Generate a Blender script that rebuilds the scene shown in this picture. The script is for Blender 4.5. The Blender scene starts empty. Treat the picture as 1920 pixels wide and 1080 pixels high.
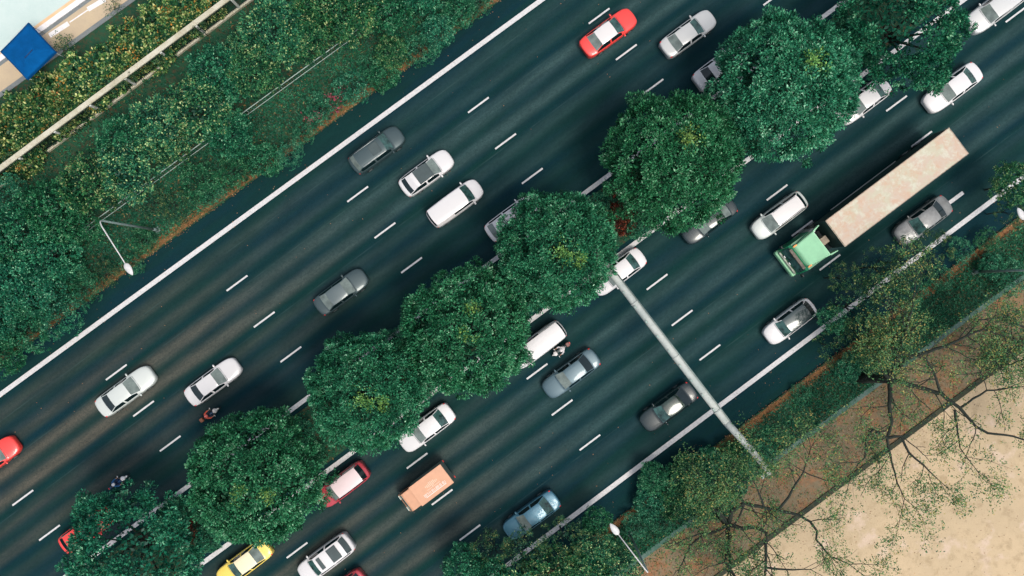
import bpy, bmesh, math, random
import numpy as np
from mathutils import Vector, Matrix

# ------------------------------------------------------------------ scene, camera, light
SC = bpy.context.scene
COL = SC.collection
H = 72.0            # drone height above the road, m
G = 23.0            # photo pixels per metre on the road
R_ = math.radians
ROAD = R_(36.7)     # heading of the road in the plan

cam_d = bpy.data.cameras.new('camera'); cam = bpy.data.objects.new('camera', cam_d); COL.objects.link(cam)
cam.location = (0, 0, H); cam.rotation_euler = (0, 0, 0)
cam_d.sensor_width = 36; cam_d.lens = 36 * H / (1920 / G)
cam_d.clip_end = 2000; cam_d.clip_start = 0.5
SC.camera = cam

SUN_EL, SUN_X, SUN_Y = 67.0, 0.72, -0.69          # the sun stands to the lower right of the picture
world = bpy.data.worlds.new('World'); SC.world = world; world.use_nodes = True
wn = world.node_tree; bg = wn.nodes['Background']
sky = wn.nodes.new('ShaderNodeTexSky'); sky.sky_type = 'NISHITA'; sky.sun_disc = False
sky.sun_elevation = R_(SUN_EL); sky.sun_rotation = math.atan2(SUN_X, SUN_Y)
sky.air_density = 1.0; sky.dust_density = 4.0; sky.ozone_density = 1.0
hz = wn.nodes.new('ShaderNodeHueSaturation'); hz.inputs['Saturation'].default_value = .60   # thin high cloud greys the sky
wn.links.new(sky.outputs[0], hz.inputs['Color']); wn.links.new(hz.outputs[0], bg.inputs[0]); bg.inputs[1].default_value = 0.15
sun_d = bpy.data.lights.new('sun', 'SUN'); sun = bpy.data.objects.new('sun', sun_d); COL.objects.link(sun)
sun_d.energy = 1.6; sun_d.angle = R_(22); sun_d.color = (1.0, 0.93, 0.83)
sd = Vector((SUN_X * math.cos(R_(SUN_EL)), SUN_Y * math.cos(R_(SUN_EL)), math.sin(R_(SUN_EL))))
sun.rotation_euler = sd.to_track_quat('Z', 'Y').to_euler()
SC.view_settings.view_transform = 'Standard'; SC.view_settings.look = 'None'
SC.view_settings.exposure = 0.30; SC.view_settings.gamma = 1.0

def W(px, py, z=0.0):
    k = (H - z) / H / G
    return Vector(((px - 960) * k, (540 - py) * k, z))

# ------------------------------------------------------------------ helpers
def tag(o, label=None, cat=None, group=None, kind=None):
    if label: o['label'] = label
    if cat: o['category'] = cat
    if group: o['group'] = group
    if kind: o['kind'] = kind
    return o

def thing(name, label, cat, loc=(0, 0, 0), rz=0.0, group=None):
    o = bpy.data.objects.new(name, None); COL.objects.link(o)
    o.location = loc; o.rotation_euler = (0, 0, rz); o.empty_display_size = .3
    return tag(o, label, cat, group)

def link(name, me, parent=None, mats=None):
    o = bpy.data.objects.new(name, me); COL.objects.link(o)
    if parent is not None: o.parent = parent
    if mats:
        for m in (mats if isinstance(mats, (list, tuple)) else [mats]): me.materials.append(m)
    return o

class MB:
    """collects shapes, then becomes one mesh object"""
    def __init__(s): s.v = []; s.f = []; s.m = []; s.sm = []
    def add(s, vs, fs, m=0, smooth=False):
        n = len(s.v); s.v += [tuple(v) for v in vs]
        for f in fs: s.f.append([i + n for i in f]); s.m.append(m); s.sm.append(smooth)
    def box(s, c, d, rz=0, m=0, top=1.0, bev=0.0):
        x, y, z = d[0] / 2, d[1] / 2, d[2] / 2
        ca, sa = math.cos(rz), math.sin(rz)
        def T(p): return (c[0] + p[0] * ca - p[1] * sa, c[1] + p[0] * sa + p[1] * ca, c[2] + p[2])
        if bev <= 0:
            vs = [(-x, -y, -z), (x, -y, -z), (x, y, -z), (-x, y, -z)] + [(-x * top, -y * top, z), (x * top, -y * top, z), (x * top, y * top, z), (-x * top, y * top, z)]
            s.add([T(p) for p in vs], [(0, 3, 2, 1), (4, 5, 6, 7), (0, 1, 5, 4), (1, 2, 6, 5), (2, 3, 7, 6), (3, 0, 4, 7)], m)
        else:
            b = min(bev, x * .9, y * .9)
            bz = min(bev, z * .9)
            def ring(k, zz):
                xx, yy = x - k, y - k
                c8 = b
                return [(-xx + c8, -yy, zz), (xx - c8, -yy, zz), (xx, -yy + c8, zz), (xx, yy - c8, zz), (xx - c8, yy, zz), (-xx + c8, yy, zz), (-xx, yy - c8, zz), (-xx, -yy + c8, zz)]
            rs = [ring(b * .5, -z), ring(0, -z + bz), ring(0, z - bz), ring(b * .5, z)]
            vs = [T(p) for r in rs for p in r]
            fs = [tuple(reversed(range(8))), tuple(range(24, 32))]
            for k in range(3):
                for i in range(8):
                    j = (i + 1) % 8; fs.append((k * 8 + i, k * 8 + j, k * 8 + 8 + j, k * 8 + 8 + i))
            s.add(vs, fs, m)
    def tube(s, pts, rad, n=8, m=0, cap=True, smooth=True):
        pts = [Vector(p) for p in pts]; vs = []; fs = []
        if not isinstance(rad, (list, tuple)): rad = [rad] * len(pts)
        for i, p in enumerate(pts):
            d = (pts[min(i + 1, len(pts) - 1)] - pts[max(i - 1, 0)]).normalized()
            a = Vector((0, 0, 1)) if abs(d.z) < .9 else Vector((1, 0, 0))
            u = d.cross(a).normalized(); w = d.cross(u)
            for k in range(n):
                t = 2 * math.pi * k / n
                vs.append(p + u * math.cos(t) * rad[i] + w * math.sin(t) * rad[i])
        for i in range(len(pts) - 1):
            for k in range(n):
                j = (k + 1) % n; fs.append((i * n + k, i * n + j, (i + 1) * n + j, (i + 1) * n + k))
        if cap: fs += [tuple(reversed(range(n))), tuple(range((len(pts) - 1) * n, len(pts) * n))]
        s.add(vs, fs, m, smooth)
    def ell(s, c, r, rz=0, m=0, nu=12, nv=8):
        ca, sa = math.cos(rz), math.sin(rz); vs = []; fs = []
        for j in range(nv + 1):
            th = math.pi * j / nv
            for i in range(nu):
                ph = 2 * math.pi * i / nu
                x, y, z = r[0] * math.sin(th) * math.cos(ph), r[1] * math.sin(th) * math.sin(ph), r[2] * math.cos(th)
                vs.append((c[0] + x * ca - y * sa, c[1] + x * sa + y * ca, c[2] + z))
        for j in range(nv):
            for i in range(nu):
                k = (i + 1) % nu; fs.append((j * nu + i, (j + 1) * nu + i, (j + 1) * nu + k, j * nu + k))
        s.add(vs, fs, m, True)
    def mesh(s, name, mats=None):
        me = bpy.data.meshes.new(name); me.from_pydata(s.v, [], s.f)
        me.polygons.foreach_set('material_index', s.m); me.polygons.foreach_set('use_smooth', s.sm)
        me.validate(); me.update()
        if mats:
            for m in (mats if isinstance(mats, (list, tuple)) else [mats]): me.materials.append(m)
        return me
    def build(s, name, mats, parent=None):
        return link(name, s.mesh(name, mats), parent)

# ------------------------------------------------------------------ materials
def mat(name, col, rough=.6, metal=0.0, coat=0.0, spec=.5, var=0.0, scale=3.0, emit=None, var2=None):
    m = bpy.data.materials.new(name); m.use_nodes = True; nt = m.node_tree; b = nt.nodes['Principled BSDF']
    b.inputs['Base Color'].default_value = (*col, 1); b.inputs['Roughness'].default_value = rough
    b.inputs['Metallic'].default_value = metal; b.inputs['Coat Weight'].default_value = coat
    b.inputs['Specular IOR Level'].default_value = spec
    if var > 0:
        tc = nt.nodes.new('ShaderNodeTexCoord'); no = nt.nodes.new('ShaderNodeTexNoise'); no.inputs['Scale'].default_value = scale
        no.inputs['Detail'].default_value = 5; no.inputs['Roughness'].default_value = .65
        nt.links.new(tc.outputs['Object'], no.inputs['Vector'])
        mr = nt.nodes.new('ShaderNodeMapRange'); mr.inputs[1].default_value = .35; mr.inputs[2].default_value = .65
        nt.links.new(no.outputs['Fac'], mr.inputs[0])
        mx = nt.nodes.new('ShaderNodeMix'); mx.data_type = 'RGBA'
        nt.links.new(mr.outputs[0], mx.inputs[0])
        mx.inputs[6].default_value = (*col, 1)
        c2 = var2 if var2 else tuple(c * (1 - var) for c in col)
        mx.inputs[7].default_value = (*c2, 1)
        nt.links.new(mx.outputs[2], b.inputs['Base Color'])
    if emit: b.inputs['Emission Color'].default_value = (*col, 1); b.inputs['Emission Strength'].default_value = emit
    return m

class NT:
    def __init__(s, name, rough=.9, spec=.3):
        s.m = bpy.data.materials.new(name); s.m.use_nodes = True; s.t = s.m.node_tree; s.b = s.t.nodes['Principled BSDF']
        s.b.inputs['Roughness'].default_value = rough; s.b.inputs['Specular IOR Level'].default_value = spec
    def n(s, typ, **kw):
        x = s.t.nodes.new(typ)
        for k, v in kw.items(): setattr(x, k, v)
        return x
    def l(s, a, b): s.t.links.new(a, b)
    def coord(s, rot=0, scale=(1, 1, 1)):
        tc = s.n('ShaderNodeTexCoord'); r = s.n('ShaderNodeMapping'); s.l(tc.outputs['Object'], r.inputs['Vector'])
        r.inputs['Rotation'].default_value = (0, 0, rot)
        q = s.n('ShaderNodeMapping'); s.l(r.outputs[0], q.inputs['Vector']); q.inputs['Scale'].default_value = scale
        return q.outputs[0]
    def noise(s, vec, scale, detail=4, rough=.6):
        x = s.n('ShaderNodeTexNoise'); s.l(vec, x.inputs['Vector']); x.inputs['Scale'].default_value = scale
        x.inputs['Detail'].default_value = detail; x.inputs['Roughness'].default_value = rough; return x.outputs['Fac']
    def mr(s, v, a, b, c=0.0, d=1.0):
        x = s.n('ShaderNodeMapRange'); s.l(v, x.inputs[0])
        for i, q in enumerate((a, b, c, d)): x.inputs[i + 1].default_value = q
        return x.outputs[0]
    def mix(s, f, a, b, mode='MIX'):
        x = s.n('ShaderNodeMix', data_type='RGBA', blend_type=mode)
        if isinstance(f, float): x.inputs[0].default_value = f
        else: s.l(f, x.inputs[0])
        for i, q in ((6, a), (7, b)):
            if isinstance(q, tuple): x.inputs[i].default_value = (*q, 1)
            else: s.l(q, x.inputs[i])
        return x.outputs[2]
    def math(s, op, a, b=0.0):
        x = s.n('ShaderNodeMath', operation=op)
        for i, q in enumerate((a, b)):
            if isinstance(q, (int, float)): x.inputs[i].default_value = q
            else: s.l(q, x.inputs[i])
        return x.outputs[0]
    def bump(s, h, strength=.3, dist=.05):
        x = s.n('ShaderNodeBump'); x.inputs['Strength'].default_value = strength; x.inputs['Distance'].default_value = dist
        s.l(h, x.inputs['Height']); s.l(x.outputs[0], s.b.inputs['Normal'])
    def out(s, c): s.l(c, s.b.inputs['Base Color']); return s.m

def asphalt():
    a = NT('asphalt', 1.0, .0)
    uv = a.coord(-ROAD)
    sx = a.n('ShaderNodeSeparateXYZ'); a.l(uv, sx.inputs[0]); v = sx.outputs['Y']; u = sx.outputs['X']
    wob = a.noise(a.coord(-ROAD, (.035, .4, 1)), 1.0, 3)
    vv = a.math('ADD', v, a.mr(wob, 0, 1, -.35, .35))
    def ramp(tr, lo, hi):
        x = a.n('ShaderNodeValToRGB'); x.color_ramp.interpolation = 'EASE'
        a.l(a.mr(vv, lo, hi), x.inputs[0])
        st = []
        for c, amp in tr:
            for d, k in ((-1.8, 0.0), (-.95, 1.0), (0, .18), (.95, 1.0)): st.append(((c + d - lo) / (hi - lo), amp * k))
        st.append((1.0, 0.0)); st[0] = (0.0, 0.0)
        el = x.color_ramp.elements
        while len(el) < len(st): el.new(.5)
        for e, (p, k) in zip(el, sorted(st)): e.position = min(max(p, 0), 1); e.color = (k, k, k, 1)
        return x.outputs[0]
    r1 = ramp([(4.5, .25), (8.1, .50), (11.7, 1.0), (15.4, .50)], 2.6, 17.6)
    r2 = ramp([(-15.9, .42), (-12.15, .85), (-8.5, .85), (-4.9, .45)], -18.0, -2.9)
    tr = a.math('POWER', a.math('ADD', r1, r2), 1.25)
    st = a.noise(a.coord(-ROAD, (.05, .9, 1)), 1.0, 5)
    tr = a.math('MULTIPLY', tr, a.mr(st, .28, .66, .45, 1.35))
    big = a.noise(a.coord(0), .06, 3)
    dark = a.mix(a.mr(a.noise(a.coord(-ROAD, (.06, .45, 1)), 1.0, 3), .4, .6), (.0026, .0285, .0265), (.0018, .0215, .0345))
    # worn tracks turn from teal-grey to warm brownish grey towards the lower left
    warm = a.mr(a.math('ADD', u, a.math('MULTIPLY', a.mr(big, .3, .7), 14.0)), -26.0, 8.0, 1.0, 0.0)
    light = a.mix(warm, (.042, .082, .084), (.105, .094, .074))
    c = a.mix(tr, dark, light)
    g = a.noise(a.coord(0), 9.0, 6, .8)
    c = a.mix(a.mr(g, .38, .62, 0, .36), c, (.016, .048, .048))
    g3 = a.noise(a.coord(0), 4.5, 5, .8)
    c = a.mix(a.mr(g3, .45, .62, 0, .28), c, (.002, .014, .016))
    pa = a.noise(a.coord(-ROAD, (.25, 1.1, 1)), 1.0, 6, .75)
    c = a.mix(a.mr(pa, .42, .60, 0, .30), c, (.004, .016, .018))
    g2 = a.noise(a.coord(0), 40.0, 2, .8)
    c = a.mix(a.mr(g2, .50, .75, 0, .22), c, (.11, .15, .15))
    # longitudinal seams close to the lane lines
    for pos in (13.2, 9.55, 2.2, -10.75, -14.3, 16.2):
        d = a.math('ABSOLUTE', a.math('SUBTRACT', v, pos))
        s_ = a.mr(d, .02, .05, .35, 0.0)
        s_ = a.math('MULTIPLY', s_, a.mr(a.noise(a.coord(-ROAD, (.3, 0, 1)), 1.0, 3), .42, .58))
        c = a.mix(s_, c, (.045, .085, .085))
    a.bump(g2, .25, .01)
    return a.out(c)

def soil(name, c1, c2, c3, s1=.35, s2=3.5, b=.4):
    a = NT(name, .95, .15); vec = a.coord(0)
    c = a.mix(a.mr(a.noise(vec, s1, 5), .42, .58), c1, c2)
    c = a.mix(a.mr(a.noise(vec, s2, 6, .75), .48, .66), c, c3)
    f = a.noise(vec, s2 * 6, 4, .8)
    c = a.mix(a.mr(f, .3, .75, 0, .5), c, tuple(x * .45 for x in c1))
    a.bump(f, b, .04)
    return a.out(c)

def sandm():
    a = NT('sand', .95, .15); vec = a.coord(0)
    c = a.mix(a.mr(a.noise(vec, .10, 5), .40, .60), (.53, .41, .262), (.45, .355, .23))
    c = a.mix(a.mr(a.noise(vec, .40, 4), .56, .66, 0, .7), c, (.60, .47, .37))
    c = a.mix(a.mr(a.noise(vec, .75, 8, .72), .52, .70, 0, .75), c, (.30, .225, .13))
    c = a.mix(a.mr(a.noise(vec, 2.6, 6, .8), .58, .70, 0, .55), c, (.20, .16, .09))
    c = a.mix(a.mr(a.noise(vec, 14, 4, .8), .5, .8, 0, .5), c, (.34, .25, .15))
    a.bump(a.noise(vec, 6, 6, .7), .4, .06)
    return a.out(c)

def paintline():
    a = NT('road_paint', .7, .3); vec = a.coord(0)
    c = a.mix(a.mr(a.noise(vec, 4, 6, .8), .42, .70, 0, .70), (.62, .61, .61), (.38, .40, .40))
    c = a.mix(a.mr(a.noise(vec, 16, 4, .85), .56, .66, 0, .75), c, (.12, .16, .16))
    return a.out(c)

def concrete(name, c1, c2, c3=(.1, .1, .07)):
    a = NT(name, .9, .2); vec = a.coord(0)
    c = a.mix(a.mr(a.noise(vec, .8, 5), .4, .62), c1, c2)
    c = a.mix(a.mr(a.noise(vec, 7, 6, .8), .52, .72, 0, .8), c, c3)
    return a.out(c)

def leafmat(name, cols, young=(.30, .36, .05), rough=.5, spec=.35, big=.25):
    """cols: dark, mid, light, tip; the 'tint' and 'young' values are set per leaf"""
    a = NT(name, rough, spec)
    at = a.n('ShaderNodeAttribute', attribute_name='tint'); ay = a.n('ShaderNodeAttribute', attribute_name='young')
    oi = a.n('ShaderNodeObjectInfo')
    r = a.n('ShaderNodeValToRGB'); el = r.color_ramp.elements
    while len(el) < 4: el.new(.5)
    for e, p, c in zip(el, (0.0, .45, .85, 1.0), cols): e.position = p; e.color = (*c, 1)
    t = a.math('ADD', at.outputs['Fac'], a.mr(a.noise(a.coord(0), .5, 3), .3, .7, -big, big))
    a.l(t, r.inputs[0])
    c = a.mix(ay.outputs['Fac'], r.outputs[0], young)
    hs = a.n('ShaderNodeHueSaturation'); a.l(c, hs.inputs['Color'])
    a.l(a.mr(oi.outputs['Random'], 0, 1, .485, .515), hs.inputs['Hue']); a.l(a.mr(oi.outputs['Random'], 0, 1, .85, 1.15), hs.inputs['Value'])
    tr = a.n('ShaderNodeBsdfTranslucent'); a.l(hs.outputs[0], tr.inputs['Color'])
    a.l(hs.outputs[0], a.b.inputs['Base Color'])
    ms = a.n('ShaderNodeMixShader'); ms.inputs[0].default_value = .22
    a.l(a.b.outputs[0], ms.inputs[1]); a.l(tr.outputs[0], ms.inputs[2])
    a.l(ms.outputs[0], a.t.nodes['Material Output'].inputs['Surface'])
    return a.m

M = {}
M['asphalt'] = asphalt()
M['soil'] = soil('verge_soil', (.012, .060, .034), (.022, .090, .048), (.095, .052, .030))
M['litter'] = soil('leaf_litter', (.19, .100, .042), (.07, .075, .030), (.30, .14, .055), .5, 4)
M['dirt'] = soil('bare_dirt', (.190, .155, .098), (.235, .185, .118), (.31, .135, .062), .28, .55, .3)
M['sand'] = sandm()
M['paint'] = paintline()
M['far'] = soil('far_ground', (.03, .06, .035), (.05, .09, .05), (.10, .07, .04), .05, .6)
M['pale'] = concrete('pale_paving', (.47, .58, .55), (.50, .60, .57), (.55, .64, .61))
M['tan'] = concrete('tan_paving', (.50, .40, .27), (.46, .37, .26), (.40, .32, .23))
M['coping'] = concrete('orange_coping', (.70, .45, .25), (.66, .50, .32), (.60, .42, .28))
M['white'] = mat('white_paint', (.80, .77, .76), .5, var=.15)
M['kerbgrey'] = concrete('grey_kerb', (.16, .18, .19), (.20, .22, .22))
M['drain'] = concrete('mossy_concrete', (.10, .16, .14), (.05, .12, .09), (.22, .26, .22))
M['edging'] = concrete('dark_edging', (.045, .055, .035), (.022, .036, .028), (.16, .10, .05))
M['fencecon'] = concrete('weathered_concrete', (.54, .52, .42), (.42, .40, .29), (.30, .17, .10))
M['postcon'] = concrete('pale_concrete', (.60, .62, .60), (.50, .54, .50), (.30, .35, .28))
M['bars'] = mat('dark_bars', (.012, .028, .026), .6, .2)
M['steel'] = concrete('galvanised_steel', (.33, .37, .35), (.43, .46, .43), (.17, .22, .19))
M['steel'].node_tree.nodes['Principled BSDF'].inputs['Roughness'].default_value = .5
M['greypole'] = mat('grey_pole', (.22, .30, .28), .5, .2, var=.3)
M['lampwhite'] = mat('lamp_white', (.62, .62, .61), .5, var=.25, scale=3)
M['wire'] = mat('fence_wire', (.34, .44, .40), .5, .3)
M['bluefab'] = mat('blue_fabric', (.002, .085, .27), .9, spec=.05, var=.2, scale=1.5)
M['bark'] = mat('bark', (.018, .028, .020), .9, var=.5, scale=6)
M['barkpale'] = mat('pale_bark', (.10, .085, .055), .9, var=.5, scale=5)
M['tyre'] = mat('tyre', (.006, .014, .016), .8)
M['rim'] = mat('rim', (.35, .38, .38), .35, .7)
M['black'] = mat('black_trim', (.006, .014, .017), .45)
M['glass'] = mat('dark_glass', (.004, .014, .016), .08, spec=.6)
M['glassgrey'] = mat('sky_reflection_glass', (.20, .25, .23), .10, spec=.6, var=.45, scale=1.6)  # light grey base colour stands in for sky reflected in the glass
M['glassteal'] = mat('teal_glass', (.05, .13, .12), .08, spec=.6, var=.8, scale=2.2)
M['sunroof'] = mat('sunroof_glass', (.06, .085, .085), .12, spec=.6, var=.3, scale=.8)
M['headlight'] = mat('headlight_lens', (.70, .70, .66), .15, coat=.5)
M['tail'] = mat('taillight_lens', (.75, .035, .03), .25, coat=.5)
M['amber'] = mat('amber_lens', (.85, .28, .04), .3)
M['skin'] = mat('skin', (.36, .20, .13), .6)
M['green_deep'] = leafmat('deep_green_leaves', ((.003, .055, .028), (.030, .250, .118), (.130, .47, .240), (.40, .70, .48)), (.38, .62, .13))
M['green_leaf'] = leafmat('thicket_leaves', ((.003, .045, .026), (.024, .195, .085), (.130, .370, .130), (.52, .64, .28)), (.60, .60, .32))
M['green_blue'] = leafmat('bluish_leaves', ((.002, .045, .028), (.015, .190, .090), (.080, .370, .175), (.30, .60, .36)), (.50, .55, .25))
M['flower'] = leafmat('flowering_leaves', ((.006, .055, .028), (.040, .170, .055), (.26, .38, .10), (.62, .64, .26)), (.74, .30, .06), big=.3)
M['sparse'] = leafmat('sparse_leaves', ((.008, .060, .026), (.045, .17, .055), (.14, .27, .085), (.30, .40, .14)), (.42, .34, .09))
M['olive'] = leafmat('olive_leaves', ((.006, .045, .028), (.020, .110, .055), (.080, .190, .065), (.28, .34, .11)), (.50, .46, .20))
M['grassm'] = leafmat('grass_blades', ((.002, .055, .030), (.008, .125, .060), (.030, .21, .090), (.14, .36, .15)), (.28, .16, .05))
M['redleaf'] = leafmat('rusty_leaves', ((.04, .02, .012), (.16, .045, .02), (.30, .08, .03), (.40, .16, .07)), (.05, .12, .04))
M['litterleaf'] = leafmat('fallen_leaves', ((.07, .045, .02), (.25, .11, .04), (.34, .21, .09), (.10, .15, .05)), (.55, .30, .12))

# ------------------------------------------------------------------ setting
def sheet(name, pts, z, m, thick=0.0, kind='structure'):
    """flat polygon given by plan points; with thick > 0 it is a slab with real sides"""
    mb = MB(); n = len(pts)
    top = [(p[0], p[1], z) for p in pts]
    if thick > 0:
        mb.add(top + [(p[0], p[1], z - thick) for p in pts], [tuple(range(n))] + [(i, n + i, n + (i + 1) % n, (i + 1) % n) for i in range(n)])
    else: mb.add(top, [tuple(range(n))])
    o = mb.build(name, m); o['kind'] = kind
    return o
X0, X1 = -3200, 5200
def band(name, a, b, z, m, thick=0.0, x0=X0, x1=X1):
    """strip between two straight lines y = c - s*x measured on the ground in the photo"""
    (c1, s1), (c2, s2) = a, b
    P = [W(x0, c2 - s2 * x0), W(x1, c2 - s2 * x1), W(x1, c1 - s1 * x1), W(x0, c1 - s1 * x0)]
    return sheet(name, [(p.x, p.y) for p in P], z, m, thick)
def line_at(l, x): return l[0] - l[1] * x

sheet('ground', [(-500, -500), (500, -500), (500, 500), (-500, 500)], -0.10, M['far'])
E_L, E_R = (685, .729), (1843, .7525)          # road edges
band('road', E_L, E_R, 0.0, M['asphalt'])
FB = (353, .746)                                # foot of the concrete railing
band('verge', (345, .746), E_L, .12, M['soil'], .22)
band('leaf_litter_strip', (E_L[0] - 22, E_L[1]), (E_L[0] - 3, E_L[1]), .126, M['litter'])
band('hedge_bed', (185, .72), (345, .746), .10, M['soil'], .2)
band('kerb', (175, .72), (185, .72), .16, M['kerbgrey'], .26)
band('path', (124.5, .72), (175, .72), .03, M['tan'], .13)
band('gutter', (116, .72), (124.5, .72), .01, M['kerbgrey'], .11)
band('white_kerb', (104, .72), (116, .72), .08, M['white'], .18)
band('coping', (96.6, .72), (104, .72), .07, M['coping'], .17)
p1, p2 = W(-1500, 96.6 + .72 * 1500), W(1500, 96.6 - .72 * 1500)
sheet('paved_court', [(p1.x, p1.y), (p2.x, p2.y), (p2.x - 60, p2.y + 80), (p1.x - 60, p1.y + 80)], .06, M['pale'], .16)
D1, D2 = (1923, .735), (1934, .735)
S1, S2 = (2076, .745), (2087, .745)
band('right_verge', E_R, D1, .12, M['soil'], .22)
band('right_litter_strip', (E_R[0] + 3, E_R[1]), (E_R[0] + 22, E_R[1]), .126, M['litter'])
band('drain_kerb', D1, D2, .17, M['drain'], .27)
band('bare_earth', D2, S1, .10, M['dirt'], .2)
band('edging', S1, S2, .20, M['edging'], .3)
q1, q2 = W(-1500, S2[0] + S2[1] * 1500), W(4000, S2[0] - S2[1] * 4000)
sheet('sand', [(q2.x, q2.y), (q1.x, q1.y), (q1.x + 90, q1.y - 120), (q2.x + 90, q2.y - 120)], .10, M['sand'], .2)
ML, MR = (1172, .739), (1337, .740)
band('median', (ML[0] + 15, ML[1]), (MR[0] - 15, MR[1]), .13, M['soil'], .13)
for nm, c, s, hw in (('edge_line', 740, .729, 5.4), ('edge_line', 1776, .7525, 5.5), ('edge_line', 1172, .739, 5.0), ('edge_line', 1337, .740, 5.2)):
    band(nm, (c - hw, s), (c + hw, s), .006, M['paint'])
# lane dashes: reference centre, slope
dm = MB()
for cx, cy, sl in ((897, 197, .738), (948, 265, .7384), (998, 330, .739), (1457, 361, .7453), (1504, 428, .747), (1556, 492, .7505)):
    for k in range(-9, 10):
        x = cx + k * 226.3; y = cy - sl * k * 226.3
        if cx > 1400 and k > 0: x = cx + k * 224; y = cy - sl * k * 224
        elif cx > 1400: x = cx + k * 225; y = cy - sl * k * 225
        if cx == 1556 and k == 1: continue
        c = W(x, y); a = math.atan(sl); u = Vector((math.cos(a), math.sin(a), 0)); v = Vector((-u.y, u.x, 0))
        L, w = 1.05, .070
        dm.add([c + u * L + v * w, c - u * L + v * w, c - u * L - v * w, c + u * L - v * w], [(0, 1, 2, 3)])
a_ = W(1760, 395); b_ = W(1806, 361); u = (b_ - a_).normalized(); v = Vector((-u.y, u.x, 0)) * .15
dm.add([b_ + v, a_ + v, a_ - v, b_ - v], [(0, 1, 2, 3)])
for q in dm.v: pass
dm.v = [(x, y, .006) for x, y, z in dm.v]
dm.build('lane_markings', M['paint'])['kind'] = 'structure'
pm = MB()
for (x0, y0, x1, y1, hw) in ((93, 67, 129, 44, .20), (165, 18, 197, -1, .20), (36, 104, 60, 88, .20), (131, 42, 165, 19, .05), (197, -1, 232, -24, .05)):
    a_, b_ = W(x0, y0), W(x1, y1); u = (b_ - a_).normalized(); v = Vector((-u.y, u.x, 0)) * hw
    pm.add([b_ + v, a_ + v, a_ - v, b_ - v], [(0, 1, 2, 3)])
pm.v = [(x, y, .036) for x, y, z in pm.v]
pm.build('path_markings', M['white'])['kind'] = 'structure'

# ------------------------------------------------------------------ foliage
def leaf_mesh(name, C, D, N, size, tint, young, mats, asp=.5, fold=.12):
    """C centres, D leaf directions, N normals (n,3); each leaf is a folded diamond"""
    n = len(C)
    D = D / np.maximum(np.linalg.norm(D, axis=1, keepdims=True), 1e-6)
    S = np.cross(D, N); S /= np.maximum(np.linalg.norm(S, axis=1, keepdims=True), 1e-6)
    U = np.cross(S, D)
    s = size[:, None]
    V = np.empty((n, 4, 3))
    V[:, 0] = C; V[:, 2] = C + D * s
    V[:, 1] = C + D * s * .5 + S * s * asp * .5 + U * s * fold
    V[:, 3] = C + D * s * .5 - S * s * asp * .5 + U * s * fold
    me = bpy.data.meshes.new(name)
    me.vertices.add(n * 4); me.vertices.foreach_set('co', V.reshape(-1).astype(np.float32))
    me.loops.add(n * 4); me.loops.foreach_set('vertex_index', np.arange(n * 4, dtype=np.int32))
    me.polygons.add(n); me.polygons.foreach_set('loop_start', np.arange(0, n * 4, 4, dtype=np.int32))
    me.polygons.foreach_set('loop_total', np.full(n, 4, dtype=np.int32))
    for nm, arr in (('tint', tint), ('young', young)):
        at = me.attributes.new(nm, 'FLOAT', 'POINT'); at.data.foreach_set('value', np.repeat(arr, 4).astype(np.float32))
    me.update(calc_edges=True)
    for m in (mats if isinstance(mats, (list, tuple)) else [mats]): me.materials.append(m)
    return me

def unit(a): return a / np.maximum(np.linalg.norm(a, axis=1, keepdims=True), 1e-6)

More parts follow.
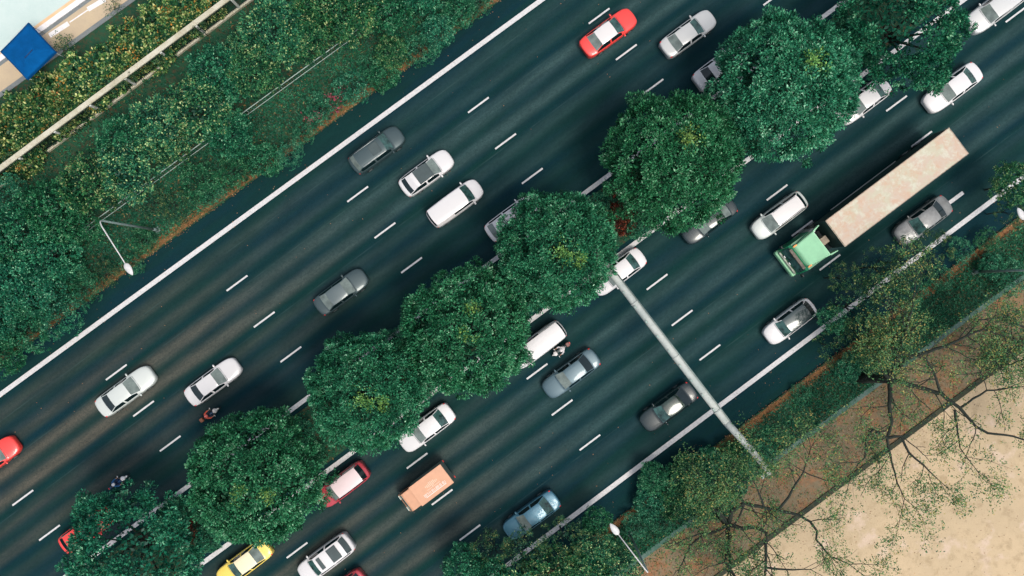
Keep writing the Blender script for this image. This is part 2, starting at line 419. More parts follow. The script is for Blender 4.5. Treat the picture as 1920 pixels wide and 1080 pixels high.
def crown(name, seed, R, hz, nclump, per, leaf, m, cl=.5, bump=.10, fill=1500, skirt=.18, young=None, ypatch=None, gaps=0, base=.25, speck=0.0, asp=.5):
    """dome of leaf rosettes gathered in clumps; centre of the dome at the origin, radius R, height hz"""
    rg = np.random.default_rng(seed)
    ph = rg.uniform(0, 6.28, 12)
    def lump(d):
        a = np.arctan2(d[:, 1], d[:, 0])
        return 1 + bump * (np.sin(3 * a + ph[0]) * .35 + np.sin(5 * a + ph[1]) * .35 + np.sin(8 * a + ph[2] + 3 * d[:, 2]) * .3 + np.sin(4 * d[:, 2] * 3 + ph[3] + 2 * a) * .4 + np.sin(13 * a + ph[4]) * .25)
    z = rg.uniform(-base, 1, nclump); a = rg.uniform(0, 2 * np.pi, nclump); r = np.sqrt(1 - np.clip(z, 0, 1) ** 2) * np.where(z < 0, 1 + z * .4, 1)
    d = np.stack([np.cos(a) * r, np.sin(a) * r, z], 1)
    rad = lump(d) * rg.uniform(.86, 1.04, nclump)
    if gaps:
        keep = np.ones(nclump, bool)
        for g in range(gaps):
            gd = unit(np.array([[rg.normal(), rg.normal(), abs(rg.normal()) * .6]]))[0]
            keep &= np.linalg.norm(unit(d) - gd, axis=1) > rg.uniform(.22, .38)
        d, rad = d[keep], rad[keep]; nclump = len(d)
    cc = d * rad[:, None] * np.array([R, R, hz])
    if skirt > 0:
        ns = int(nclump * skirt); a = rg.uniform(0, 2 * np.pi, ns)
        q = np.stack([np.cos(a), np.sin(a), rg.uniform(-.5, -.1, ns)], 1)
        ex = (1 + .10 * np.sin(4 * a + ph[5]) + .07 * np.sin(7 * a + ph[6])) * rg.uniform(.88, 1.08, ns)
        cs = q * np.stack([R * ex, R * ex, np.full(ns, hz)], 1)
        cc = np.concatenate([cc, cs]); d = np.concatenate([d, q]); nclump = len(cc)
    nl = nclump * per
    idx = np.repeat(np.arange(nclump), per)
    csz = rg.uniform(.6, 1.25, nclump)[idx] * cl
    out = unit(d[idx] * np.array([1 / R, 1 / R, 1 / hz]) * R + np.array([0, 0, .35]))
    j = unit(rg.normal(size=(nl, 3))); j = unit(j + out * .75)
    C = cc[idx] + j * csz[:, None] * rg.uniform(.35, 1, nl)[:, None]
    D = unit(j + out * .35 + rg.normal(size=(nl, 3)) * .45)
    N = unit(out + rg.normal(size=(nl, 3)) * .45)
    ct = rg.uniform(-.24, .22, nclump)[idx]  # random clump tones, spread wider to paint in shading contrast
    tint = np.clip(rg.normal(.38, .25, nl) + ct, 0, .97)
    if speck > 0: tint = np.where(rg.random(nl) < speck, 1.1, tint)
    yg = np.zeros(nl)
    if ypatch:
        for (yx, yy, yr) in ypatch:
            dd = np.hypot(C[:, 0] / R - yx, C[:, 1] / R - yy) / yr
            dd = dd / 1.55; pr = np.clip(1.15 - dd, 0, 1) * (C[:, 2] > hz * .3)  # yellow young growth, spread wider as a soft highlight painted into the crown
            cp = rg.random(nclump)[idx] * .5 + rg.random(nl) * .5
            yg = np.maximum(yg, np.where(cp < pr * .68, rg.uniform(.15, .85, nl), 0))
    if young: 
        cp = rg.random(nclump)[idx] * .6 + rg.random(nl) * .4
        yg = np.maximum(yg, np.where(cp < young, rg.uniform(.4, 1, nl), 0))
    size = leaf * rg.uniform(.65, 1.3, nl)
    if fill:  # large inner leaves added to block light, tinted dark as inner shade
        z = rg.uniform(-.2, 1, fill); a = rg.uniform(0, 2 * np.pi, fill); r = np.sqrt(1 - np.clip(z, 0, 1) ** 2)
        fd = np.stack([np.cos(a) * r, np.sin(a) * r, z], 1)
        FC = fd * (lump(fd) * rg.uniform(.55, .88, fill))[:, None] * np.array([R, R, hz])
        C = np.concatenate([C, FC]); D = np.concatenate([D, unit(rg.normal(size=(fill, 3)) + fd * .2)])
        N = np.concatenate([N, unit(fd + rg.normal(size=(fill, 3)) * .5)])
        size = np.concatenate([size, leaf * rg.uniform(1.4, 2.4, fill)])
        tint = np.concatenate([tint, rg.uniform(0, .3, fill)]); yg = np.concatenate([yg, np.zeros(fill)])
    return leaf_mesh(name, C, D, N, size, tint, yg, m, asp)

def trunk_mb(h, r, seed, spread, limbs=6, top=None, fork=.5):
    rnd = random.Random(seed); mb = MB()
    mb.tube([(0, 0, 0), (.04, .03, h * fork * .5), (0, .02, h * fork)], [r * 1.25, r, r * .85], 8)
    for i in range(limbs):
        a = 6.283 * i / limbs + rnd.uniform(-.3, .3); L = spread * rnd.uniform(.6, .95)
        p = [(0, .02, h * fork * .95)]
        for t in (.35, .7, 1):
            aa = a + rnd.uniform(-.2, .2)
            p.append((math.cos(aa) * L * t, math.sin(aa) * L * t, h * fork + (h * (1 - fork)) * (t ** .8) * rnd.uniform(.85, 1)))
        mb.tube(p, [r * .5, r * .38, r * .24, r * .08], 6)
    return mb

def inst(name, mesh, parent, loc=(0, 0, 0), rz=0, sc=(1, 1, 1)):
    o = bpy.data.objects.new(name, mesh); COL.objects.link(o); o.parent = parent
    o.location = loc; o.rotation_euler = (0, 0, rz); o.scale = sc
    return o

# --- the round trees of the median
YP = [(.08, -.05, .20), (.34, -.22, .12)]
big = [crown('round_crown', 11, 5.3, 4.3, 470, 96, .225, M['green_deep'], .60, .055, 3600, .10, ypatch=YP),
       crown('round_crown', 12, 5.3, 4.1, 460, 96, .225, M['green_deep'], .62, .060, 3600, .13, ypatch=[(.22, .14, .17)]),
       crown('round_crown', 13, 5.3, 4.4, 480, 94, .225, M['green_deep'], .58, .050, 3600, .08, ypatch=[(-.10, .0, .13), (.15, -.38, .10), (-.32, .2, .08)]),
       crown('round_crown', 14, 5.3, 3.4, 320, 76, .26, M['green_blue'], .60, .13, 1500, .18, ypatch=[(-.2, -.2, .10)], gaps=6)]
trk = trunk_mb(6.5, .28, 3, 3.6, 7).mesh('trunk', M['bark'])
BT = [  # px, py, radius px, mesh, rotation, label
    (1480, 155, 146, 1, 0.2, 'largest round green tree with a yellow patch, in the median above the truck'),
    (1266, 299, 139, 1, .6, 'round green tree with a yellow tuft above the red shrub in the median'),
    (1043, 470, 122, 0, .1, 'round green tree whose crown touches the end of the white gantry beam'),
    (872, 622, 131, 2, 2.4, 'round green tree beside the white van and the motorcycle in the middle of the median'),
    (684, 738, 120, 0, .3, 'round green tree with yellow leaves next to the white car with red rear lights'),
    (472, 899, 135, 2, .9, 'large round green tree next to the pink red car and above the yellow taxi'),
    (232, 1043, 132, 3, 1.1, 'loose dark green tree with gaps at the lower left end of the median'),
    (1708, 42, 128, 3, 4.0, 'loose green tree with gaps at the top right end of the median')]
for i, (px, py, rp, k, rz, lb) in enumerate(BT):
    hc = 6.3; p = W(px, py, hc + 1.2); R = rp / G * (H - hc - 1) / H
    t = thing('round_tree', lb, 'tree', (p.x, p.y, .13), 0, 'round trees planted along the median')
    s = R / 6.15
    inst('crown', big[k], t, (0, 0, hc - .13), rz, (s, s, .95))
    inst('trunk', trk, t)

# --- leafy trees and shrubs of the verges
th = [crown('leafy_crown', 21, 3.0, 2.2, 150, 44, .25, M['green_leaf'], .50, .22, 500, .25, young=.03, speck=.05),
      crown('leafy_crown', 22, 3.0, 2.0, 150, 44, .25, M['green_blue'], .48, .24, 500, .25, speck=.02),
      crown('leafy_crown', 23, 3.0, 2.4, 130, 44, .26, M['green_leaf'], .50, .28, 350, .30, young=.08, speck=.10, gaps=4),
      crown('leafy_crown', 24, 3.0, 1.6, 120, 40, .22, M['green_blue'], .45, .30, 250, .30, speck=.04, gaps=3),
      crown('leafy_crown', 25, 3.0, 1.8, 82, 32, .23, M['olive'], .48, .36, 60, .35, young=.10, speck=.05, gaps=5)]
ttr = trunk_mb(3.0, .13, 5, 2.2, 6).mesh('trunk', M['bark'])
rnd = random.Random(5)
def leafy(px, py, rp, k, h, label, group, name='leafy_tree', cat='tree', flat=1.0):
    p = W(px, py, h); s = rp / G / 3.55 * (H - h) / H
    t = thing(name, label, cat, (p.x, p.y, .12), 0, group)
    inst('crown', th[k], t, (0, 0, h), rnd.uniform(0, 6.28), (s, s, s * flat))
    f = (h + .6) / 3.0; inst('trunk', ttr, t, (0, 0, 0), rnd.uniform(0, 6.28), (s, s, f))
    return t
LT = 'one of the leafy green trees of the thicket between the concrete railing and the road'
GT = 'leafy trees of the left thicket'
for px, py, rp, k, h in (
    (40, 440, 62, 1, 2.6), (105, 395, 60, 1, 3.0), (170, 345, 58, 2, 3.2), (95, 480, 58, 1, 2.4), (30, 540, 60, 1, 2.6), (245, 320, 60, 2, 3.2),
    (235, 265, 52, 1, 3.0), (305, 235, 58, 2, 3.4), (375, 205, 62, 2, 3.4), (430, 250, 48, 1, 2.6), (318, 272, 40, 2, 2.8),
    (415, 140, 58, 1, 3.2), (476, 136, 50, 0, 3.4), (520, 60, 66, 0, 3.6), (572, 66, 50, 0, 3.2), (650, 25, 60, 0, 3.4), (600, 0, 60, 0, 3.4),
    (730, 20, 48, 1, 2.4), (70, 548, 54, 3, 2.6), (116, 590, 46, 3, 2.6), (50, 615, 48, 3, 2.8), (5, 668, 40, 1, 2.6),
    (0, 590, 52, 1, 2.8), (20, 370, 40, 3, 1.8), (150, 425, 44, 3, 2.0), (470, 90, 44, 2, 3.0), (-40, 480, 60, 1, 2.6), (-50, 620, 60, 1, 2.6), (690, -40, 60, 0, 3.2),
    (790, -20, 50, 1, 2.6), (560, -60, 60, 1, 3.0)):
    leafy(px, py, rp, k, h, LT, GT)
LS = 'one of the low green shrubs growing beside the shoulder on the railing side'
GS = 'low shrubs along the left shoulder'
for px, py, rp, k, h in (
    (375, 340, 38, 3, 1.0), (440, 320, 34, 3, 1.0), (500, 300, 34, 1, 1.2), (545, 290, 26, 3, 1.4), (330, 385, 30, 4, .9), (290, 380, 28, 4, .9),
    (600, 205, 30, 3, .8), (660, 165, 34, 3, 1.0), (720, 140, 32, 1, .9), (735, 100, 34, 0, 1.1), (790, 95, 32, 3, 1.4), (820, 60, 34, 1, 1.4), (860, 25, 34, 1, 1.2),
    (270, 450, 26, 3, .6), (250, 495, 22, 3, .6), (160, 540, 32, 3, 1.4), (400, 365, 24, 3, .8), (570, 250, 24, 3, .7), (900, 5, 26, 3, 1.0), (135, 500, 26, 1, 1.0),
    (690, 125, 22, 3, .8), (200, 515, 24, 4, .8)):
    leafy(px, py, rp, k, h, LS, GS, 'green_shrub', 'shrub', .8)
flo = [crown('flowering_crown', 31, 2.2, 1.5, 95, 40, .31, M['flower'], .42, .26, 300, .2, young=.13, speck=.12, asp=.6),
       crown('flowering_crown', 32, 2.2, 1.6, 95, 40, .31, M['flower'], .42, .26, 300, .2, young=.07, speck=.08, asp=.6)]
for px, py, rp, k in ((-20, 255, 52, 0), (30, 235, 48, 0), (62, 215, 52, 1), (95, 175, 46, 0), (120, 195, 44, 1), (150, 150, 48, 0), (40, 280, 40, 1), (170, 175, 36, 0), (200, 130, 50, 1),
    (235, 105, 44, 0), (250, 75, 46, 0), (285, 85, 44, 1), (300, 45, 50, 0), (340, 30, 44, 0), (330, -10, 50, 1), (385, 0, 36, 0), (10, 300, 38, 0), (-40, 310, 40, 1), (100, 225, 36, 0)):
    h = .9; p = W(px, py, h + .6); s = rp / G / 2.7
    t = thing('flowering_shrub', 'one of the orange flecked flowering shrubs packed between the tan path and the concrete railing', 'shrub', (p.x, p.y, .10), 0, 'orange flecked shrubs by the path')
    inst('foliage', flo[k], t, (0, 0, h), rnd.uniform(0, 6.28), (s, s, s))
    inst('trunk', ttr, t, (0, 0, 0), 0, (.5, .5, .4))

for px, py, rp, h in ((372, 52, 15, 2.2), (240, 143, 16, 2.2), (214, 158, 15, 2.2), (112, 232, 15, 2.1), (300, 110, 10, 2.2), (20, 300, 14, 2.2)):
    leafy(px, py, rp, 4, h, 'one of the low green shrubs', 'creepers over the railing cap', 'green_shrub', 'shrub', .6)

# right verge
LR = 'one of the leafy olive green trees leaning over the shoulder below the container truck'
GR = 'olive leafy trees over the right shoulder'
for px, py, rp, k, h in ((1600, 575, 52, 4, 4.2), (1655, 500, 42, 4, 4.6), (1700, 490, 46, 4, 4.2), (1585, 520, 30, 4, 4.6), (1660, 560, 50, 4, 4.0), (1570, 650, 42, 4, 3.6), (1625, 640, 52, 4, 3.8), (1750, 470, 38, 4, 4.0), (1560, 600, 30, 3, 4.0), (1700, 545, 36, 3, 3.0), (1650, 650, 36, 4, 3.0)):
    leafy(px, py, rp, k, h, LR, GR)
leafy(1900, 345, 44, 0, 4.2, 'green tree crown at the right edge of the photo above the roadside lamp', None)
leafy(1893, 395, 30, 4, 3.4, 'small olive tree between the right shoulder and the roadside lamp at the right edge', None)
LB = 'one of the leafy green trees over the shoulder around the blue car'
for px, py, rp, k, h in ((870, 1062, 42, 1, 4.0), (925, 1035, 40, 4, 4.2), (985, 1030, 40, 4, 4.4), (1055, 1012, 42, 4, 4.0), (1030, 1075, 56, 2, 4.0), (1110, 1030, 42, 2, 3.4), (1090, 1075, 50, 0, 3.2), (1120, 975, 28, 1, 3.0), (905, 1090, 50, 1, 4.0), (1160, 1060, 44, 2, 2.8), (980, 1110, 60, 2, 4.0)):
    leafy(px, py, rp, k, h, LB, 'green trees over the lower shoulder')
LG = 'one of the low green shrubs between the lower shoulder and the drain'
for px, py, rp, k, h in ((1225, 895, 30, 1, 1.6), (1260, 905, 34, 1, 1.2), (1290, 880, 32, 0, 1.2), (1330, 870, 34, 1, 1.2), (1370, 860, 30, 0, 1.0), (1220, 940, 34, 1, 1.0), (1270, 940, 36, 0, 1.2), (1320, 915, 36, 1, 1.2), (1370, 905, 34, 1, 1.2), (1300, 960, 34, 3, 1.2), (1240, 975, 26, 3, .8), (1400, 865, 26, 3, .9),
    (1590, 690, 26, 1, 1.0), (1500, 735, 18, 3, .4), (1800, 470, 26, 3, .8), (1850, 450, 24, 3, .8), (1760, 520, 26, 3, .7), (1190, 985, 26, 3, .7), (1418, 852, 26, 1, 2.2), (1436, 872, 22, 3, 2.0), (1404, 878, 26, 0, 1.8), (1350, 945, 28, 1, 1.2), (1900, 520, 34, 3, 1.2), (1860, 500, 26, 1, 1.0)):
    leafy(px, py, rp, k, h, LG, 'low shrubs along the right verge', 'green_shrub', 'shrub', .7)

# shrubs between the trees of the median
rust = crown('rusty_crown', 41, 1.5, .8, 60, 34, .20, M['redleaf'], .34, .3, 120, .2, young=.12)
for px, py, lb in ((1157, 402, 'rusty red brown shrub on the median between two round trees'), (762, 690, 'small rusty shrub in the dark gap of the median beside the central round trees'), (345, 1000, 'small rusty shrub beside the loose tree at the lower left')):
    p = W(px, py, .6); t = thing('red_shrub', lb, 'shrub', (p.x, p.y, .13), 0, 'rusty shrubs on the median')
    s = .95 if px > 1000 else .6
    inst('foliage', rust, t, (0, 0, .45), px, (s, s, s)); inst('trunk', ttr, t, (0, 0, 0), 0, (.3, .3, .2))
for px, py, rp in ((1125, 385, 26), (1200, 425, 26), (1375, 215, 30), (960, 520, 30), (985, 560, 30), (770, 660, 30), (790, 720, 32), (740, 640, 26), (560, 815, 30), (590, 850, 26), (330, 960, 32), (390, 1010, 26), (1600, 60, 30), (1620, 100, 26), (1390, 250, 26)):
    leafy(px, py, rp, 1, .7, 'one of the low dark green shrubs under the median trees', 'dark shrubs under the median trees', 'green_shrub', 'shrub', .7)

# --- branching, sparsely leaved trees on the bare earth
def sparse_tree(name, label, cat, base, fork, fz, limbs, seed, nleaf, leaf, m, bark, twig=1.0, r0=.30, group=None, topz=8.5, leaves_y=.12, paths=(), jit=.30):
    """base/fork in photo pixels, limbs = [(angle deg, length m)]; angle counter-clockwise from the right"""
    rg = random.Random(seed); b = W(*base); f = W(*fork, fz)
    t = thing(name, label, cat, (b.x, b.y, .10), 0, group)
    tk = MB(); br = MB(); ends = []
    F = f - Vector((b.x, b.y, .10))
    tk.tube([(0, 0, -.05), F * .35 + Vector((.1, 0, 0)), F * .7, F], [r0 * 1.3, r0, r0 * .9, r0 * .8], 10)
    tk.build('trunk', bark, t)
    def grow(p, ang, L, r, lev, rise):
        n = max(3, int(L / .45)); pts = [p.copy()]; a = ang; q = p.copy(); bend = rg.uniform(-.5, .5)
        for i in range(n):
            a += bend / n + rg.uniform(-.16, .16)
            st = L / n; q = q + Vector((math.cos(a) * st, math.sin(a) * st, st * rise + rg.uniform(-.04, .04)))
            q.z = min(q.z, topz + rg.uniform(-.3, .3)); pts.append(q.copy())
        r1 = r * .80; rad = [r + (r1 - r) * i / n for i in range(n + 1)]
        br.tube(pts, rad, 7 if r > .06 else 4, cap=False)
        if lev >= 2:
            for i in range(1, n + 1): ends.append((pts[i], a))
        if lev < 5:
            k = 3 if rg.random() < .22 else 2; sg = rg.choice((-1, 1))
            for c in range(k):
                da = (sg * rg.uniform(.10, .35), -sg * rg.uniform(.45, .95), sg * rg.uniform(.7, 1.2))[c]
                rr = r1 * (.90, .66, .5)[c]
                if rr < .006: continue
                grow(q, a + da, L * rg.uniform(.62, .88) * (1, .85, .7)[c], rr, lev + 1 if c == 0 else lev + rg.choice((1, 2)), rise * .6)
            if lev >= 1:
                for i in range(1, n):
                    if rg.random() < .60 * twig:
                        grow(pts[i], a + rg.choice((-1, 1)) * rg.uniform(.6, 1.3), L * rg.uniform(.3, .55), max(.007, r * .25), 5 if lev > 1 else 4, .15)
    for a, L in limbs: grow(F.copy(), R_(a), L * .30, r0 * .42, 0, .42)
    # main limbs that follow given bends; side branches sprout from them
    for path, ra, rb in paths:
        ra *= 1.05; P = [W(*q) - Vector((b.x, b.y, .10)) for q in path]
        pts = []
        for i in range(len(P) - 1):
            nk = max(1, int((P[i + 1] - P[i]).length / .5))
            for k in range(nk):
                q = P[i].lerp(P[i + 1], k / nk)
                if k: q += Vector((rg.uniform(-.05, .05), rg.uniform(-.05, .05), rg.uniform(-.04, .04)))
                pts.append(q)
        pts.append(P[-1]); n = len(pts) - 1
        rad = [ra + (rb - ra) * i / n for i in range(n + 1)]
        br.tube(pts, rad, 7, cap=False)
        for i in range(2, n + 1):
            d = pts[i] - pts[i - 1]; a = math.atan2(d.y, d.x)
            if rg.random() < .62 * twig: grow(pts[i], a + rg.choice((-1, 1)) * rg.uniform(.5, 1.2), rg.uniform(.8, 1.7), min(.045, rad[i] * .5), rg.choice((2, 3)), .3)
        for sgn in (-1, 1): grow(pts[-1], a + sgn * rg.uniform(.2, .6), rg.uniform(.9, 1.6), rad[-1] * .8, 2, .2)
    br.build('branches', bark, t)
    rn = np.random.default_rng(seed)
    E = np.array([tuple(e[0]) for e in ends]); ix = rn.integers(0, len(E), nleaf // 8)
    ix = np.repeat(ix, 8); n = len(ix)
    C = E[ix] + rn.normal(size=(n, 3)) * np.array([.14, .14, .12]) + np.repeat(rn.normal(size=(n // 8, 3)) * jit, 8, axis=0)
    D = unit(rn.normal(size=(n, 3)) * np.array([1, 1, .5])); N = unit(rn.normal(size=(n, 3)) * .5 + np.array([0, 0, 1]))
    tint = np.clip(rn.normal(.42, .25, n), 0, 1); yg = np.where(rn.random(n) < leaves_y, rn.uniform(.3, 1, n), 0)
    link('foliage', leaf_mesh('foliage', C, D, N, leaf * rn.uniform(.6, 1.35, n), tint, yg, m), t)
    return t
sparse_tree('spreading_tree', 'widest spreading tree, with bare dark limbs over the sand at the right', 'tree', (1612, 708), (1670, 712), 4.4,
            [(120, 6.5), (85, 6.5), (160, 4.5)], 7, 22000, .15, M['sparse'], M['bark'], 1.0, .36, leaves_y=.20, jit=.36, paths=[
            ([(1670, 712, 4.4), (1667, 760, 5.2), (1672, 790, 5.6), (1663, 822, 6.0), (1672, 868, 6.5), (1682, 905, 6.9), (1696, 935, 7.2)], .19, .035),
            ([(1670, 712, 4.4), (1720, 725, 5.0), (1765, 738, 5.4), (1800, 765, 5.8), (1830, 800, 6.3), (1852, 812, 6.6), (1900, 818, 7.0), (1950, 835, 7.4)], .19, .05),
            ([(1765, 738, 5.4), (1752, 700, 5.8), (1736, 672, 6.2), (1710, 667, 6.5)], .11, .04),
            ([(1670, 712, 4.4), (1700, 672, 5.0), (1770, 650, 5.8), (1812, 630, 6.3), (1845, 617, 6.6), (1882, 630, 6.9), (1890, 655, 7.1)], .17, .04),
            ([(1812, 630, 6.3), (1835, 600, 6.8), (1880, 594, 7.1)], .07, .03),
            ([(1800, 765, 5.8), (1850, 732, 6.6), (1920, 725, 7.2)], .09, .04),
            ([(1790, 768, 5.8), (1800, 840, 6.5), (1824, 872, 7.0)], .10, .03),
            ([(1663, 822, 6.0), (1690, 818, 6.3), (1705, 850, 6.7), (1732, 872, 7.0), (1762, 902, 7.3)], .12, .035),
            ([(1663, 822, 6.0), (1636, 806, 6.4), (1624, 822, 6.6), (1622, 858, 6.9), (1600, 882, 7.1)], .10, .03),
            ([(1670, 712, 4.4), (1690, 650, 5.4), (1712, 575, 6.5), (1716, 530, 7.0)], .15, .04)])
sparse_tree('spreading_tree', 'dark limbed spreading tree by the lower edge of the photo next to the edging strip', 'tree', (1330, 945), (1365, 984), 4.2,
            [(205, 6.0), (150, 5.0), (240, 6.0)], 18, 21000, .15, M['sparse'], M['bark'], 1.0, .32, leaves_y=.10, jit=.34, paths=[
            ([(1365, 984, 4.2), (1372, 958, 4.6), (1395, 943, 4.9), (1436, 953, 5.3), (1459, 957, 5.5), (1496, 965, 5.9), (1519, 978, 6.2), (1532, 996, 6.4), (1530, 1012, 6.6), (1558, 1044, 7.0), (1592, 1058, 7.3)], .18, .04),
            ([(1459, 957, 5.5), (1479, 932, 5.9), (1507, 884, 6.5), (1520, 840, 7.0)], .11, .03),
            ([(1507, 884, 6.5), (1545, 900, 6.9), (1588, 905, 7.2)], .05, .02),
            ([(1507, 884, 6.5), (1470, 860, 6.9), (1450, 862, 7.1)], .04, .02),
            ([(1432, 950, 5.3), (1420, 916, 5.8), (1413, 902, 6.0), (1396, 903, 6.2)], .09, .03),
            ([(1395, 943, 4.9), (1381, 925, 5.3), (1350, 900, 6.0)], .10, .03),
            ([(1365, 984, 4.2), (1390, 991, 4.6), (1418, 989, 4.9), (1437, 998, 5.2), (1436, 1035, 5.7), (1434, 1080, 6.2)], .17, .09),
            ([(1436, 1064, 6.0), (1475, 1068, 6.4), (1520, 1068, 6.8)], .09, .03),
            ([(1365, 984, 4.2), (1365, 1012, 4.6), (1360, 1053, 5.2), (1378, 1080, 5.6)], .15, .08),
            ([(1365, 984, 4.2), (1349, 959, 4.7), (1338, 925, 5.4)], .12, .04),
            ([(1436, 955, 5.3), (1438, 975, 5.5), (1430, 992, 5.7)], .05, .03),
            ([(1395, 946, 4.9), (1388, 965, 4.9), (1378, 982, 4.8)], .08, .06)])
sparse_tree('spreading_tree', 'spreading tree at the right edge of the photo with limbs over the sand', 'tree', (1925, 640), (1950, 655), 4.4,
            [(180, 6.5), (215, 8.5), (245, 9.0), (270, 8.5), (140, 5.5), (160, 4.0), (300, 6.0)], 44, 11000, .15, M['sparse'], M['bark'], 1.0, .26, leaves_y=.14)
sparse_tree('bare_shrub', 'thin half bare shrub on the tan path beside the blue canopy', 'shrub', (118, 100), (120, 90), .8,
            [(60, 1.0), (120, 1.1), (20, .9), (170, 1.2), (-30, .7)], 51, 550, .13, M['olive'], M['barkpale'], 1.1, .05, topz=2.2)
sparse_tree('bare_shrub', 'small thin shrub on the tan path near the top edge of the photo', 'shrub', (214, 18), (216, 14), .6,
            [(60, .7), (120, .8), (190, .9), (0, .6)], 52, 260, .12, M['olive'], M['barkpale'], 1.0, .04, topz=1.8)

# --- ground cover
def scatter(name, poly_fn, n, size, m, hz, seed, young=.05, z0=.12, up=.7, asp=.35, clump=0):
    rn = np.random.default_rng(seed)
    P = poly_fn(rn, n)
    if clump:
        rd = np.sin(P[:, 0] * 1.7 + 1) * np.sin(P[:, 1] * 1.9) + rn.normal(size=len(P)) * .5
        P = P[rd > clump - 1]
    n = len(P); C = np.stack([P[:, 0], P[:, 1], z0 + rn.random(n) ** 2 * hz], 1)
    D = unit(np.stack([rn.normal(size=n), rn.normal(size=n), np.abs(rn.normal(size=n)) * up], 1))
    N = unit(rn.normal(size=(n, 3)) * .4 + np.array([0, 0, 1]))
    pn = (np.sin(P[:, 0] * .9 + 2) + np.sin(P[:, 1] * 1.1 + P[:, 0] * .5)) * .10
    tint = np.clip(rn.normal(.4, .2, n) + pn, 0, 1); yg = np.where(rn.random(n) < young, rn.uniform(.4, 1, n), 0)
    o = link(name, leaf_mesh(name, C, D, N, size * rn.uniform(.5, 1.4, n), tint, yg, m, asp))
    o['kind'] = 'stuff'; return o
def between(a, b, x0, x1, pw=1.0):
    def fn(rn, n):
        x = rn.uniform(x0, x1, n); t = rn.random(n) ** pw
        y = (a[0] - a[1] * x) * (1 - t) + (b[0] - b[1] * x) * t
        return np.stack([(x - 960) / G, (540 - y) / G], 1)
    return fn
FT = (554.5, .727)
tag(scatter('grass', between(FT, (E_L[0] - 12, E_L[1]), -150, 1050), 34000, .20, M['grassm'], .22, 61), 'dark green grass and weeds between the thin wire fence and the road', 'grass')
tag(scatter('undergrowth', between((362, .746), FT, -150, 900), 20000, .22, M['grassm'], .35, 62, young=.12, clump=.75), 'patchy undergrowth on red soil behind the thin wire fence', 'undergrowth')
tag(scatter('grass', between((E_R[0] + 14, E_R[1]), D1, 800, 2000), 34000, .20, M['grassm'], .25, 63), 'dark green grass on the verge between the lower shoulder and the drain', 'grass')
tag(scatter('grass', between((ML[0] + 18, ML[1]), (MR[0] - 18, MR[1]), -50, 1800), 20000, .20, M['grassm'], .2, 64, z0=.13), 'dark grass on the median under the round trees', 'grass')
tag(scatter('fallen_leaves', between((E_L[0] - 24, E_L[1]), (E_L[0] + 1, E_L[1]), -100, 1050), 4200, .12, M['litterleaf'], .03, 65, young=.1, z0=.13, up=.15, asp=.6), 'orange brown fallen leaves heaped along the upper road edge', 'fallen leaves')
tag(scatter('fallen_leaves', between((E_R[0] - 1, E_R[1]), (E_R[0] + 24, E_R[1]), 800, 2000), 4200, .12, M['litterleaf'], .03, 66, young=.1, z0=.13, up=.15, asp=.6), 'rusty fallen leaves heaped along the lower road edge', 'fallen leaves')
tag(scatter('fallen_leaves', between(D2, S1, 1000, 2000), 6500, .12, M['litterleaf'], .02, 67, young=.1, z0=.105, up=.1, asp=.6, clump=.6), 'rusty fallen leaves on the bare earth beside the sand', 'fallen leaves')
tag(scatter('weeds', between(D2, S1, 1000, 2000, 1.6), 9000, .14, M['sparse'], .10, 71, young=.2, z0=.105, up=.5, clump=.7), 'thin weeds and seedlings on the bare earth beside the drain', 'weeds')
def sandfn(rn, n):
    x = rn.uniform(1350, 1980, n); t = rn.random(n) ** 1.8; y0 = S2[0] - S2[1] * x; y = y0 + t * 420
    return np.stack([(x - 960) / G, (540 - y) / G], 1)
tag(scatter('leaf_debris', sandfn, 1800, .10, M['litterleaf'], .01, 68, young=.05, z0=.105, up=.05, asp=.5, clump=.6), 'small brown leaf debris on the sand', 'leaf debris')
def roadfn(rn, n):
    x = rn.uniform(-50, 1970, n); t = rn.random(n) ** 6; side = rn.random(n) < .5
    y = np.where(side, (E_L[0] - E_L[1] * x) + t * 300, (E_R[0] - E_R[1] * x) - t * 300)
    return np.stack([(x - 960) / G, (540 - y) / G], 1)
tag(scatter('leaf_debris', roadfn, 1300, .09, M['litterleaf'], .005, 69, young=.6, z0=.012, up=.05, asp=.5), 'scattered dry leaves on the asphalt shoulders', 'leaf debris')
def pinkfn(rn, n):
    c = [(622, 186), (640, 178), (600, 215), (585, 225), (630, 205)]; i = rn.integers(0, 5, n); a = np.array(c)[i] + rn.normal(size=(n, 2)) * 6
    return np.stack([(a[:, 0] - 960) / G, (540 - a[:, 1]) / G], 1)
M['pink'] = leafmat('pink_petals', ((.10, .02, .03), (.35, .06, .10), (.5, .14, .18), (.6, .3, .3)), (.02, .12, .06))
pp = pinkfn(np.random.default_rng(1), 5).mean(axis=0)
pk = scatter('pink_flowers', pinkfn, 260, .16, M['pink'], .35, 70, z0=.35, up=.5, asp=.7)
tag(pk, 'pink flowers in the grass beside the upper road edge', 'flowers')

